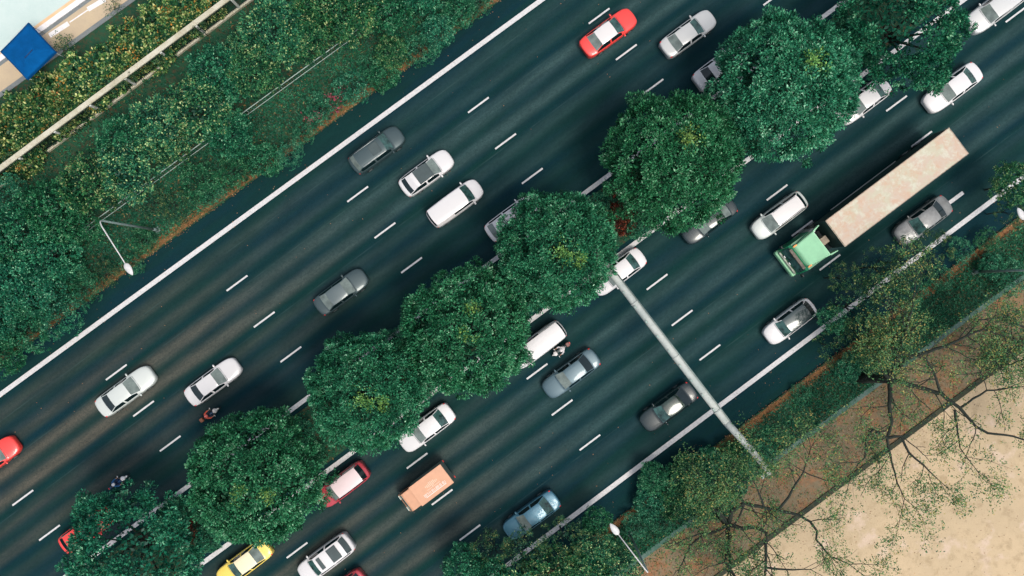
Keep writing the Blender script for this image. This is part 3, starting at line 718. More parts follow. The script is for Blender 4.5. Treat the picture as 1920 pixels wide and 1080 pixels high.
ORD = 'first second third fourth fifth sixth seventh eighth ninth tenth eleventh twelfth thirteenth fourteenth fifteenth sixteenth seventeenth eighteenth nineteenth twentieth'.split()
def relabel(group, names, what):
    """rows are counted from the upper left row down, places from the lower left end"""
    it = [o for o in COL.objects if o.get('group') == group and o.parent is None]
    f = lambda o: (o.location.x * math.cos(ROAD) + o.location.y * math.sin(ROAD), -o.location.x * math.sin(ROAD) + o.location.y * math.cos(ROAD))
    it.sort(key=lambda o: -f(o)[1]); n = len(names); per = math.ceil(len(it) / n)
    for k in range(n):
        row = sorted(it[k * per:(k + 1) * per], key=lambda o: f(o)[0])
        for i, o in enumerate(row):
            o['label'] = '%s %s, %s from the lower left' % (what, names[k], ORD[i])
relabel(GT, ['in the row beside the concrete railing', 'in the middle row of the left thicket', 'in the row nearest the upper shoulder'], 'leafy green tree')
relabel(GS, ['in the grass behind the upper shoulder', 'overhanging the upper road edge'], 'low green shrub')
relabel('orange flecked shrubs by the path', ['on the tan path side of the hedge', 'on the railing side of the hedge'], 'orange flecked shrub')
relabel(GR, ['overhanging the lower white line', 'behind the lower shoulder'], 'olive leafy tree')
relabel('green trees over the lower shoulder', ['over the lane by the blue car', 'behind the white line by the blue car'], 'leafy green tree')
relabel('low shrubs along the right verge', ['at the lower road edge', 'along the grey green drain'], 'low green shrub')
relabel('creepers over the railing cap', ['growing over the cap of the concrete railing'], 'small leafy shrub')
relabel('dark shrubs under the median trees', ['on the upper side of the median', 'on the lower side of the median'], 'low dark shrub')

# ------------------------------------------------------------------ street furniture
# concrete railing with a broad cap
RT = thing('concrete_railing', 'long concrete railing with a broad weathered cap, pale posts and dark vertical bars', 'railing', W(260, 157, .1))
def rl(p): return p - W(260, 157, .1)
bx = [451 + k * 64.2 for k in range(-10, 4)]
rail_h = 2.35; ang = math.atan(.746)
dirn = Vector((math.cos(ang), math.sin(ang), 0)); nrm = Vector((-dirn.y, dirn.x, 0))
A = W(bx[0] - 30, line_at(FB, bx[0] - 30)); B = W(bx[-1] + 30, line_at(FB, bx[-1] + 30))
LEN = (B - A).length; mid = (A + B) / 2
mb = MB(); c = rl(mid + nrm * .17); mb.box((c.x, c.y, rail_h + .02), (LEN, .41, .16), ang, bev=.03); mb.build('cap', M['fencecon'], RT)
mb = MB(); c = rl(mid); mb.box((c.x, c.y, .16), (LEN, .26, .34), ang, bev=.03); mb.build('plinth', M['fencecon'], RT)
for i, x in enumerate(bx):
    p = rl(W(x, line_at(FB, x))); mb = MB(); mb.box((p.x, p.y, .33 + (rail_h - .39) / 2 + .0), (.20, .18, rail_h - .40), ang, bev=.015); mb.build('post', M['postcon'], RT)
    if i < len(bx) - 1:
        p2 = rl(W(bx[i + 1], line_at(FB, bx[i + 1]))); mb = MB(); n = 22
        for k in range(1, n):
            q = p.lerp(p2, k / n); mb.box((q.x, q.y, .33 + (rail_h - .4) / 2), (.028, .028, rail_h - .41), ang)
        q = (p + p2) / 2; ln = (p2 - p).length - .22
        for zz in (.55, rail_h - .25): mb.box((q.x, q.y, zz), (ln, .045, .05), ang)
        mb.build('bar_panel', M['bars'], RT)
# thin wire fence
WF0 = W(300, line_at(FT, 300), .12)
WF = thing('wire_fence', 'thin grey green wire fence running through the thicket beside the lamp post', 'fence', WF0)
xs = [-150 + k * 62 for k in range(0, 18)]
pp_ = [W(x, line_at(FT, x), .12) - WF0 for x in xs]
for zz, r in ((1.25, .04), (.25, .03)):
    mb = MB(); mb.tube([p + Vector((0, 0, zz)) for p in pp_], r, 6); mb.build('rail', M['wire'], WF)
for p in pp_:
    mb = MB(); mb.tube([p, p + Vector((0, 0, 1.3))], .03, 6); mb.build('post', M['wire'], WF)
mb = MB()
for a, b in zip(pp_[:-1], pp_[1:]):
    for k in range(1, 14):
        q = a.lerp(b, k / 14); mb.tube([q + Vector((0, 0, .25)), q + Vector((0, 0, 1.25))], .006, 4, cap=False)
mb.build('mesh_panel', M['wire'], WF)

# street lamps
def street_lamp(base, adir, alen, label, hh=10.4):
    b = W(*base, .12); t = thing('street_lamp', label, 'street lamp', b, 0, 'street lamps beside the road')
    d = Vector((math.cos(R_(adir)), math.sin(R_(adir)), 0))
    mb = MB(); mb.box((0, 0, .03), (.42, .42, .06), R_(adir)); mb.tube([(0, 0, 0), (0, 0, .9)], .13, 10); mb.build('base', M['greypole'], t)
    pts = [Vector((0, 0, .5)), Vector((0, 0, hh * .5)), Vector((0, 0, hh - .7))]
    mb = MB(); mb.tube(pts, [.11, .09, .065], 10); mb.build('pole', M['greypole'], t)
    mb = MB(); cv = [Vector((0, 0, hh - .7))]
    for k in range(1, 7):
        th_ = k / 6 * math.pi / 2; cv.append(d * .7 * (1 - math.cos(th_)) + Vector((0, 0, hh - .7 + .7 * math.sin(th_))))
    cv += [d * (alen - .9) + Vector((0, 0, hh + .25))]
    mb.tube(cv, [.048] * 7 + [.038], 8); mb.build('arm', M['lampwhite'], t)
    # head: a flattened teardrop
    mb = MB(); c = d * (alen - .42) + Vector((0, 0, hh + .28)); vs = []; fs = []; nu, nv = 14, 9
    a0 = R_(adir)
    for j in range(nv + 1):
        s = j / nv; x = -.50 + 1.0 * s; w = .23 * (math.sin(math.pi * s ** .75) ** .7 if 0 < s < 1 else 0) + .012
        for i in range(nu):
            ph = 2 * math.pi * i / nu; y = w * math.cos(ph); z = w * .42 * math.sin(ph)
            vs.append((c.x + x * math.cos(a0) - y * math.sin(a0), c.y + x * math.sin(a0) + y * math.cos(a0), c.z + z))
    for j in range(nv):
        for i in range(nu):
            k = (i + 1) % nu; fs.append((j * nu + i, (j + 1) * nu + i, (j + 1) * nu + k, j * nu + k))
    fs += [tuple(range(nu)), tuple(reversed(range(nv * nu, (nv + 1) * nu)))]
    mb.add(vs, fs, 0, True); mb.build('lamp_head', M['lampwhite'], t)
    return t
street_lamp((295, 431), -56, 4.55, 'street lamp with a bent arm and white oval head by the upper road edge')
street_lamp((1180, 1000), 127, 4.5, 'street lamp with a speckled oval head among the green trees at the bottom')
street_lamp((1826, 510), 121, 4.9, 'street lamp with a white oval head at the right edge of the photo')

# overhead gantry
gz = 6.6
P0 = W(1152, 518, gz); P1 = W(1362, 792, gz); foot = W(1432, 884, .12)
gd = (P1 - P0); gd.z = 0; gd.normalize()
GT_ = thing('road_gantry', 'long pale steel gantry beam crossing the lower carriageway', 'gantry', foot)
def gl(p): return p - foot
PM = W(1108, 461, gz); footm = PM - gd * 1.9; footm.z = .13
mb = MB(); mb.tube([gl(P0 - gd * 2.2), gl(P0), gl(P0.lerp(P1, .5)), gl(P1)], [.27, .29, .30, .28], 14); mb.build('beam', M['steel'], GT_)
mb = MB()
cv = []
e = P1.copy(); fl = foot.copy()
for k in range(0, 9):
    t_ = k / 8; th_ = t_ * math.pi / 2
    q = e.lerp(Vector((fl.x, fl.y, e.z)), math.sin(th_)); q.z = .12 + (gz - .12) * (1 - (1 - math.cos(th_)))
    cv.append(gl(q))
mb.tube(cv, [.28 - .10 * (k / 8) for k in range(9)], 14); mb.build('leg', M['steel'], GT_)
mb = MB(); cv = []; e = P0 - gd * 2.2
for k in range(0, 9):
    th_ = k / 8 * math.pi / 2; q = e.lerp(Vector((footm.x, footm.y, e.z)), math.sin(th_)); q.z = .13 + (gz - .13) * math.cos(th_); cv.append(gl(q))
mb.tube(cv, [.33 - .1 * (k / 8) for k in range(9)], 14); mb.build('leg', M['steel'], GT_)
sd_ = Vector((-gd.y, gd.x, 0))
mb = MB(); q0 = gl(P0) + sd_ * .27 + Vector((0, 0, .24)); q1 = gl(P1) + sd_ * .27 + Vector((0, 0, .22))
mb.tube([q0, q1], .035, 6); mb.build('cable_rail', M['greypole'], GT_)
for k in range(1, 10):
    q = gl(P0.lerp(P1, k / 10)); mb = MB(); mb.box((q.x - sd_.x * .20, q.y - sd_.y * .20, .30 + q.z), (.22, .12, .06), math.atan2(gd.y, gd.x)); mb.build('bracket', M['greypole'], GT_)
for k in (.18, .55, .92):
    q = gl(P0.lerp(P1, k)); mb = MB(); mb.tube([q - gd * .06, q + gd * .06], .325, 14); mb.build('flange', M['steel'], GT_)
for f_ in (foot, footm):
    q = gl(f_); mb = MB(); mb.box((q.x, q.y, .03), (.9, .9, .08), ang); mb.build('base_plate', M['steel'], GT_)

# blue canopy
cc = W(52, 97, 2.5)
TN = thing('canopy_tent', 'square blue pyramid canopy on four legs beside the pale court', 'canopy', (cc.x, cc.y, .05))
cz = 2.4
cor = [W(0, 97, cz + .05) - Vector((cc.x, cc.y, .05)), W(50, 149, cz + .05) - Vector((cc.x, cc.y, .05)), W(104, 97, cz + .05) - Vector((cc.x, cc.y, .05)), W(53, 42, cz + .05) - Vector((cc.x, cc.y, .05))]
r1 = W(46, 109, 3.3) - Vector((cc.x, cc.y, .05)); r2 = W(61, 93, 3.3) - Vector((cc.x, cc.y, .05))
mb = MB(); NN = 8
def lerp3(a, b, t): return a + (b - a) * t
def side(a, b, ta, tb):
    g = []
    for j in range(NN + 1):
        row = []
        for i in range(NN + 1):
            s, t = i / NN, j / NN
            p = lerp3(lerp3(a, b, s), lerp3(ta, tb, s), t); p = p.copy()
            p.z -= .10 * math.sin(math.pi * t) * (.6 + .4 * math.sin(math.pi * s)) * .8
            inward = math.sin(math.pi * s) * (1 - t) * .02
            p += (Vector((0, 0, 0)) - Vector((p.x, p.y, 0))).normalized() * inward if (p.x or p.y) else Vector()
            row.append(p)
        g.append(row)
    vs = [p for row in g for p in row]; fs = []
    for j in range(NN):
        for i in range(NN): k = j * (NN + 1) + i; fs.append((k, k + 1, k + NN + 2, k + NN + 1))
    mb.add(vs, fs, 0, True)
side(cor[0], cor[1], r1, r1); side(cor[1], cor[2], r1, r2); side(cor[2], cor[3], r2, r2); side(cor[3], cor[0], r2, r1)
for i in range(4):
    a, b = cor[i], cor[(i + 1) % 4]; vs = []; 
    for k in range(9):
        p = lerp3(a, b, k / 8); p = p + (Vector((0, 0, 0)) - Vector((p.x, p.y, 0))).normalized() * math.sin(math.pi * k / 8) * .02
        vs += [p, p - Vector((0, 0, .28))]
    mb.add(vs, [(2 * k, 2 * k + 1, 2 * k + 3, 2 * k + 2) for k in range(8)])
cn = mb.build('canopy', M['bluefab'], TN)
sm_ = cn.modifiers.new('thickness', 'SOLIDIFY'); sm_.thickness = .01
mb = MB(); mb.tube([r1 + Vector((0, 0, .01)), r2 + Vector((0, 0, .01))], .04, 6); mb.build('ridge', mat('dark_blue_ridge', (.003, .03, .11), .7), TN)
for c_ in cor:
    q = c_ * .93; mb = MB(); mb.tube([(q.x, q.y, 0), (q.x, q.y, cz - .05)], .03, 8); mb.build('leg', M['steel'], TN)

# ------------------------------------------------------------------ vehicles
def smooth(t): t = min(max(t, 0), 1); return t * t * (3 - 2 * t)
KINDS = {  # windscreen foot, roof front, roof rear, rear glass foot (as shares of the length from the nose), heights, roof half width
    'sedan': dict(f=(.27, .42, .72, .855), hood=(.66, .93), tail=(1.00, .92), roof=1.44, rw=.68, belt=.95),
    'liftback': dict(f=(.26, .41, .76, .94), hood=(.66, .95), tail=(1.02, .90), roof=1.45, rw=.68, belt=.97),
    'hatch': dict(f=(.24, .38, .84, .945), hood=(.70, .98), tail=(1.05, .95), roof=1.50, rw=.71, belt=1.0),
    'suv': dict(f=(.235, .36, .87, .955), hood=(.78, 1.08), tail=(1.12, 1.0), roof=1.68, rw=.73, belt=1.08),
    'mpv': dict(f=(.195, .36, .88, .955), hood=(.74, 1.02), tail=(1.08, .98), roof=1.66, rw=.72, belt=1.02),
    'van': dict(f=(.175, .30, .955, .985), hood=(.78, 1.08), tail=(1.2, 1.1), roof=1.90, rw=.80, belt=1.12)}
def car(px, py, head, kind, L, Wd, paint, label, roof=None, cat='car', ws='glassgrey', rg_='glass', group=None, rails=False, sunroof=None, roofsign=False, name=None, bars=None, tails='tail', thinrear=False):
    K = KINDS[kind]; p = W(px, py, .9)
    hd = head if isinstance(head, float) else {'up': 36.4, 'down': 216.9}[head]
    t = thing(name or {'van': 'van', 'suv': 'suv_car'}.get(kind, 'car'), label, cat, (p.x, p.y, 0.004), R_(hd), group)
    f1, f2, f3, f4 = K['f']; fr = L / 2
    fp = sorted(set([0, .006, .018, .04, .08, .13, .18, f1 - .03, f1, f1 + .012, (f1 + f2) / 2, f2 - .008, f2, f2 + .03, (f2 + f3) / 2 - .014, (f2 + f3) / 2 + .014, f3 - .03, f3, f3 + .008, (f3 + f4) / 2, f4 - .008, f4, min(f4 + .02, .975), .975, .988, .996, 1.0] +
                    [f2 + (f3 - f2) * k for k in (.25, .75)] + ([.90, .94] if f4 < .9 else [])))
    fp = [f for f in fp if f >= 0]; cl = []
    for f in fp:
        if not cl or f - cl[-1] > .0035: cl.append(f)
    fp = cl
    hw = Wd / 2
    def wid(f):
        s = abs(2 * f - 1); c = 1 - .055 * s ** 2.2
        e = 1 - f if f > .5 else f
        d = e * L; r = .62 if f < .5 else .48
        if d < r: c *= 1 - (.40 if f < .5 else .30) * (1 - math.sqrt(max(0, 1 - (1 - d / r) ** 2)))
        return hw * c
    def topz(f):
        h0, h1 = K['hood']; t0, t1 = K['tail']
        if f <= f1: z = h0 + (h1 - h0) * (f / f1) ** .55
        elif f >= f4: z = t1 + (t0 - t1) * ((1 - f) / (1 - f4)) ** .5 if f < 1 else t1
        else: z = h1 + (t0 - h1) * (f - f1) / (f4 - f1)
        e = min(f, 1 - f) * L
        if e < .10: z -= .10 * (1 - math.sqrt(max(0, 1 - (1 - e / .10) ** 2)))
        return z
    def tt(f):
        if f <= f1 or f >= f4: return 0.0
        if f < f2: return ((f - f1) / (f2 - f1)) ** .92
        if f > f3: return ((f4 - f) / (f4 - f3)) ** .92
        return 1.0
    rows = []
    for f in fp:
        w = wid(f); zb = topz(f); t_ = tt(f); x = fr - f * L
        zr = K['roof'] - .05 * ((f - (f2 + f3) / 2) / (f3 - f2) * 2) ** 2 * .8
        rwf = hw * (K['rw'] + .02 * math.sin(math.pi * min(max((f - f2) / (f3 - f2), 0), 1)))
        gy = w * .905; gz_ = zb
        ry = gy * .93 + (rwf - gy * .93) * t_; rz = zb + .012 + (zr - .035 - zb - .012) * t_
        cr = .035
        kx = .17 - .30 * f
        rows.append([(q[0] + kx * (1 - min(1, (q[1] / hw) ** 2)), q[1], q[2]) for q in [(x, w * .96, .20), (x, w, .34), (x, w * 1.0, zb - .30), (x, w * .985, zb - .10), (x, w * .945, zb - .025), (x, gy, gz_), (x, ry, rz), (x, ry * .93, rz + .016), (x, ry * .5, rz + cr), (x, 0, rz + cr + .012)]])
    NP = 10
    parts = {'body': [], 'windshield': [], 'rear_window': [], 'roof': [], 'sideL1': [], 'sideL2': [], 'sideR1': [], 'sideR2': [], 'sunroof': []}
    V = []
    for r in rows:
        V += r; V += [(a, -b, c) for a, b, c in r]
    mid = (f2 + f3) / 2
    for i in range(len(fp) - 1):
        a, b = fp[i], fp[i + 1]; m_ = (a + b) / 2
        for j in range(NP - 1):
            for sgn in (0, 1):
                o = sgn * NP; q = [(i * 2 * NP + o + j), (i * 2 * NP + o + j + 1), ((i + 1) * 2 * NP + o + j + 1), ((i + 1) * 2 * NP + o + j)]
                if sgn == 0: q = q[::-1]
                k = 'body'
                if j >= 7:
                    if f1 + .006 < m_ < f2 - .002: k = 'windshield'
                    elif (f3 + f4) / 2 - .001 < m_ < f4 - .004 if thinrear else f3 + .002 < m_ < f4 - .004: k = 'rear_window'
                    elif roof and f2 - .01 < m_ < f3 + .01: k = 'roof'
                elif j == 6 and roof and f2 - .01 < m_ < f3 + .01 : k = 'roof'
                elif j == 5 and f1 + .05 < m_ < f4 - .035 and not (mid - .013 < m_ < mid + .013):
                    if not (kind == 'van' and m_ > .62): k = ('sideL' if sgn == 0 else 'sideR') + ('1' if m_ < mid else '2')
                parts[k].append(q)
    def sub(name, fs, m, parent=t, off=0.0):
        if not fs: return None
        ids = sorted(set(i for f in fs for i in f)); mp = {a: n for n, a in enumerate(ids)}
        mb = MB(); mb.add([V[i] for i in ids], [[mp[i] for i in f] for f in fs], 0, True)
        bm = bmesh.new(); me = mb.mesh(name, m); bm.from_mesh(me); bmesh.ops.remove_doubles(bm, verts=bm.verts, dist=1e-5)
        bmesh.ops.recalc_face_normals(bm, faces=bm.faces); bm.to_mesh(me); bm.free()
        return link(name, me, t)
    # closed nose, tail and floor
    n0 = 0; ring = [n0 + j for j in range(NP)] + [n0 + NP + j for j in reversed(range(NP))]
    parts['body'].append(ring)
    n1 = (len(fp) - 1) * 2 * NP; parts['body'].append(([n1 + j for j in range(NP)] + [n1 + NP + j for j in reversed(range(NP))])[::-1])
    for i in range(len(fp) - 1): parts['body'].append([i * 2 * NP, (i + 1) * 2 * NP, (i + 1) * 2 * NP + NP, i * 2 * NP + NP])
    sub('body', parts['body'], paint)
    sub('windshield', parts['windshield'], M[ws]); sub('rear_window', parts['rear_window'], M[rg_])
    for k in ('sideL1', 'sideL2', 'sideR1', 'sideR2'): sub('side_window', parts[k], M['glass'])
    if roof: sub('roof', parts['roof'], roof)
    if sunroof:
        for (s0, s1, sw) in sunroof:
            mb = MB(); xa, xb = fr - s0 * L, fr - s1 * L; zz = K['roof'] + .018
            mb.box(((xa + xb) / 2, 0, zz), (abs(xa - xb), hw * 2 * K['rw'] * sw, .03), 0, bev=.02); mb.build('sunroof', M['sunroof'], t)
    if rails:
        for s in (-1, 1):
            mb = MB(); y = s * hw * K['rw'] * .93; xa, xb = fr - (f2 + .03) * L, fr - (f3 - .02) * L
            mb.tube([(xa, y, K['roof'] - .03), (xa - .1, y, K['roof'] + .03), (xb + .1, y, K['roof'] + .03), (xb, y, K['roof'] - .03)], .02, 6); mb.build('roof_rail', M['rim'], t)
    for s in (-1, 1):
        mb = MB(); x = fr - (f1 + .045) * L; mb.ell((x, s * (hw + .07), topz(f1) + .05), (.075, .13, .075)); mb.box((x, s * (hw - .02), topz(f1) + .0), (.06, .12, .04)); mb.build('wing_mirror', paint, t)
        mb = MB(); x = fr - .045 * L - .04; w = wid(.05); mb.ell((x, s * (w - .15), K['hood'][0] + .005), (.22, .115, .09), s * -.65); mb.build('headlight', M['headlight'], t)
        mb = MB(); x = -fr + .15; w = wid(.968); mb.ell((x, s * (w - .125), K['tail'][1] - .06), (.13, .15, .11), s * .75); mb.build('taillight', M[tails], t)
        for fw in (.185, .80):
            x = fr - fw * L; y = s * (hw - .095); mb = MB(); mb.tube([(x, y - .105, .315), (x, y + .105, .315)], .315, 20, smooth=False)
            wh = mb.build('wheel', M['tyre'], t)
            mb = MB(); mb.tube([(x, y + s * .105, .315), (x, y + s * .112, .315)], .20, 16, smooth=False); mb.build('rim', M['rim'], wh)
    # wiper and shut lines: thin dark pieces where the bonnet meets the screen
    mb = MB(); pts = []
    i1 = fp.index(f1)
    for y in (-.8, -.4, 0, .4, .8):
        pts.append((fr - f1 * L + .035 + .05 * (1 - y * y), y * wid(f1) * .9, topz(f1) + .048 - .03 * y * y))
    mb.tube(pts, .018, 5); mb.build('wiper_cowl', M['black'], t)
    mb = MB()
    xb_ = fr - .055 * L
    mb.tube([(xb_ - .03, -wid(.06) * .66, topz(.06) + .006), (xb_ + .02, 0, topz(.05) + .042), (xb_ - .03, wid(.06) * .66, topz(.06) + .006)], .012, 4); mb.build('bonnet_seam', M['black'], t)
    for end, z_ in ((fr + .004, .48), (-fr - .004, .62)):
        mb = MB(); mb.box((end - math.copysign(.012, end), 0, z_), (.03, .5, .12)); mb.build('number_plate', M['white'], t)
    if roofsign:
        mb = MB(); mb.box((fr - (f2 + .10) * L, 0, K['roof'] + .075), (.14, .60, .13), 0, bev=.03); mb.build('roof_sign', roofsign, t)
    return t
def pt(name, c, metal=.25, rough=.32, dirt=0.0):  # dirt sets random mottling, also used for the painted roof reflection
    return mat(name, c, rough, metal, .6, var=dirt, scale=1.8) if dirt else mat(name, c, rough, metal, .6)
WH = pt('white_car_paint', (.64, .63, .63), 0, .35); SIL = pt('silver_car_paint', (.52, .53, .52), .1, .4); SIL2 = pt('silver_green_paint', (.55, .59, .56), .1, .4)
RED = pt('red_car_paint', (.78, .055, .045), 0, .35); DGR = pt('dark_grey_paint', (.045, .075, .080), .3, .4); GRY = pt('mid_grey_paint', (.20, .21, .21), .2, .45, .35)
BGY = pt('blue_grey_paint', (.070, .125, .150), .3, .4); BLK = pt('black_car_paint', (.012, .026, .028), .1, .2); BLU = pt('blue_car_paint', (.055, .17, .24), .3, .35)
PNK = pt('pink_white_paint', (.66, .53, .53), 0, .4); PRD = pt('dark_red_paint', (.42, .045, .06), .1, .35); YEL = pt('yellow_taxi_paint', (.82, .62, .12), 0, .4); CRM = pt('cream_roof_paint', (.80, .70, .48), 0, .5)
RFW = pt('white_roof_paint', (.64, .62, .61), 0, .4); BKR = pt('black_glass_roof', (.045, .07, .07), .1, .12); DRF = pt('painted_leaf_reflection_roof', (.02, .05, .04), .1, .12, .6)  # DRF: leaf reflections painted into the roof colour as green mottling
UP, DN = 'vehicles driving up to the right', 'vehicles driving down to the left'
car(1141, 60, 36.5, 'sedan', 4.75, 1.85, RED, 'red car with a white roof near the top edge of the road', roof=RFW, ws='glassteal', rg_='glassgrey', group=UP)
car(1291, 62, 'up', 'sedan', 4.7, 1.8, SIL, 'silver white sedan with beige grey rear window right of the red car', ws='glassteal', rg_='glassgrey', group=UP)
car(1352, 124, 'up', 'sedan', 4.6, 1.8, WH, 'white car mostly hidden by the top round trees, rear sticking out', group=UP)
car(961, 408, 'up', 'hatch', 4.6, 1.8, WH, 'white car half hidden behind the round tree by the gantry, rear corner showing', rg_='glassgrey', group=UP)
car(706, 281, 'up', 'suv', 4.6, 1.85, DGR, 'dark grey sports utility car beside the upper solid white line', ws='glassteal', rg_='glassgrey', group=UP, rails=True, sunroof=[(.42, .60, .7)], cat='car')
car(799, 324, 'up', 'liftback', 4.5, 1.82, WH, 'white car with a black glass roof between the dark grey car and the white van', roof=None, ws='glassgrey', group=UP, sunroof=[(.40, .70, .98)], thinrear=True)
car(853, 381, 'up', 'van', 4.65, 1.82, WH, 'white panel van with a long plain roof right of the car with the black roof', cat='van', ws='glassteal', group=UP)
car(639, 547, 'up', 'sedan', 4.5, 1.8, DGR, 'dark grey sedan alone in the third lane left of the round trees', ws='glassgrey', rg_='glassgrey', roof=pt('mid_grey_roof', (.10, .135, .14), .2, .4), group=UP)
car(234, 734, 'up', 'sedan', 4.95, 1.85, SIL2, 'pale silver sedan with a dark rear window near the left end of the road', ws='glassgrey', group=UP)
car(398, 716, 'up', 'sedan', 4.65, 1.78, WH, 'white sedan with grey windshield just above the orange motorcyclist', ws='glassgrey', group=UP)
car(-17, 862, 'up', 'hatch', 4.5, 1.8, RED, 'red car cut by the left edge of the photo', ws='glassgrey', group=UP)
car(160, 995, 'up', 'hatch', 4.4, 1.75, RED, 'red orange car hidden under the loose tree at the lower left, rear corner showing', group=UP)
car(1869, 14, 'down', 'suv', 5.0, 1.9, SIL, 'silver car leaving the loose tree at the top right corner', ws='glassgrey', group=DN)
car(1788, 164, 'down', 'sedan', 4.85, 1.85, WH, 'white sedan with grey windshield above the rear end of the container truck', ws='glassgrey', rg_='glassteal', group=DN)
car(1620, 189, 'down', 'sedan', 4.6, 1.8, WH, 'white car half hidden by the largest round tree, rear window showing', rg_='glassteal', group=DN)
car(1462, 404, 'down', 'mpv', 4.65, 1.75, SIL2, 'pale long roofed wagon with roof rails in front of the green truck cab', roof=RFW, ws='glassgrey', group=DN, rails=True)
car(1732, 413, 'down', 'sedan', 4.75, 1.85, GRY, 'dusty grey sedan below the beige container', ws='glassteal', rg_='glass', group=DN)
car(1330, 413, 'down', 'sedan', 4.7, 1.8, BLK, 'dark sedan half hidden under the round tree beside the red shrub', roof=None, ws='glassgrey', rg_='glassgrey', group=DN)
car(1160, 510, 'down', 'sedan', 4.6, 1.8, WH, 'white sedan emerging from under the tree at the end of the gantry beam', rg_='glassteal', group=DN)
car(1009, 647, 'down', 'van', 4.7, 1.75, WH, 'white minibus with flat roof beside the motorcycle below the tree', cat='van', ws='glassgrey', group=DN)
car(1071, 701, 'down', 'sedan', 4.85, 1.85, BGY, 'blue grey sedan beside the motorcycle and the white minibus', ws='glassgrey', rg_='glass', group=DN)
car(1254, 764, 'down', 'sedan', 4.85, 1.85, BLK, 'black sedan with tree reflections painted into its roof left of the gantry beam', roof=DRF, ws='glassteal', rg_='glass', group=DN)
car(1482, 603, 217.5, 'hatch', 4.35, 1.78, WH, 'white car with a long black glass roof beside the lower solid white line', roof=BKR, ws='glassteal', rg_='glass', group=DN)
car(800, 803, 'down', 'sedan', 4.75, 1.82, WH, 'white car with bright red rear lights coming out from under a round tree', rg_='glassteal', group=DN)
car(643, 909, 'down', 'suv', 4.4, 1.76, PRD, 'dark red sports utility car with a pinkish white roof left of the orange truck', roof=PNK, ws='glassgrey', group=DN)
car(457, 1057, 'down', 'sedan', 4.7, 1.8, YEL, 'yellow taxi with a cream roof at the bottom edge under the big round tree', roof=CRM, ws='glassteal', rg_='glassgrey', cat='taxi', group=DN, name='taxi')
car(611, 1047, 'down', 'suv', 4.75, 1.9, WH, 'white sports utility car with two dark roof windows at the bottom edge', ws='glassteal', rg_='sunroof', group=DN, sunroof=[(.40, .47, .74), (.62, .80, .84)])
car(640, 1112, 'down', 'hatch', 4.4, 1.8, PRD, 'dark red car cut by the bottom edge, only its tail showing', group=DN)
car(997, 967, 'down', 'sedan', 4.8, 1.82, BLU, 'blue car partly covered by leafy branches at the bottom', ws='glassgrey', rg_='glassteal', group=DN)

# --- container truck
GRN = pt('green_cab_paint', (.28, .60, .35), 0, .45, .12); GRD = pt('dark_green_paint', (.010, .20, .085), 0, .4)
CON = NT('dusty_container_roof', .8, .3); cvv = CON.coord(0)
cc_ = CON.mix(CON.mr(CON.noise(cvv, .5, 5), .46, .54), (.50, .41, .33), (.48, .45, .34))
cc_ = CON.mix(CON.mr(CON.noise(cvv, .9, 6, .75), .48, .62, 0, .7), cc_, (.51, .34, .24))
cc_ = CON.mix(CON.mr(CON.noise(cvv, 1.6, 6, .75), .50, .62, 0, .7), cc_, (.55, .56, .46))
M['contop'] = CON.out(cc_)
M['conside'] = mat('container_side', (.018, .055, .050), .6, var=.4)
th_a = R_(217.0)
ct = W(1682, 351, 3.95)
TR = thing('container_truck', 'green tractor truck pulling a long dusty beige shipping container', 'truck', (ct.x, ct.y, .004), th_a, DN)
CL, CW = 11.95, 2.46
mb = MB()
mb.box((0, 0, 2.60), (CL, CW, 2.62), 0)
n = 46
for s in (-1, 1):
    for k in range(n):
        x = -CL / 2 + .25 + (CL - .5) * k / (n - 1); mb.box((x, s * (CW / 2 + .012), 2.58), (.13, .03, 2.30), 0)
mb.build('container', M['conside'], TR)
mb = MB(); mb.box((0, 0, 3.93), (CL + .02, CW + .07, .06), 0, bev=.02)
mb.build('container_roof', M['contop'], TR)
mb = MB()
for s in (-1, 1): mb.box((0, s * (CW / 2 + .01), 3.955), (CL, .05, .03), 0)
for s in (-1, 1): mb.box((s * (CL / 2 - .04), 0, 3.955), (.06, CW - .06, .03), 0)
mb.build('roof_frame', mat('rusty_frame', (.38, .31, .24), .8, var=.6, scale=4), TR)
mb = MB()
for s in (-1, 1): mb.box((.4, s * .48, 1.02), (CL + 1.4, .16, .32), 0)
for k in range(9): mb.box((-5.4 + k * 1.35, 0, 1.19), (.14, 2.3, .12), 0)
mb.build('trailer_chassis', M['black'], TR)
for s in (-1, 1):
    mb = MB(); mb.box((1.0, s * (CW / 2 + .05), 1.27), (6.5, .06, .10), 0); mb.build('side_rail', M['rim'], TR)
def twheel(x, y, r=.5, w=.30):
    mb = MB(); mb.tube([(x, y - w / 2, r), (x, y + w / 2, r)], r, 22, smooth=False); o = mb.build('wheel', M['tyre'], TR)
    s = 1 if y > 0 else -1; mb = MB(); mb.tube([(x, y + s * w / 2, r), (x, y + s * (w / 2 + .02), r)], r * .55, 16, smooth=False); mb.build('rim', M['rim'], o)
for s in (-1, 1):
    for x in (-4.9, -3.6, 5.9, 6.9): twheel(x, s * .98, .5, .5)
    twheel(8.75, s * 1.02, .5, .30)
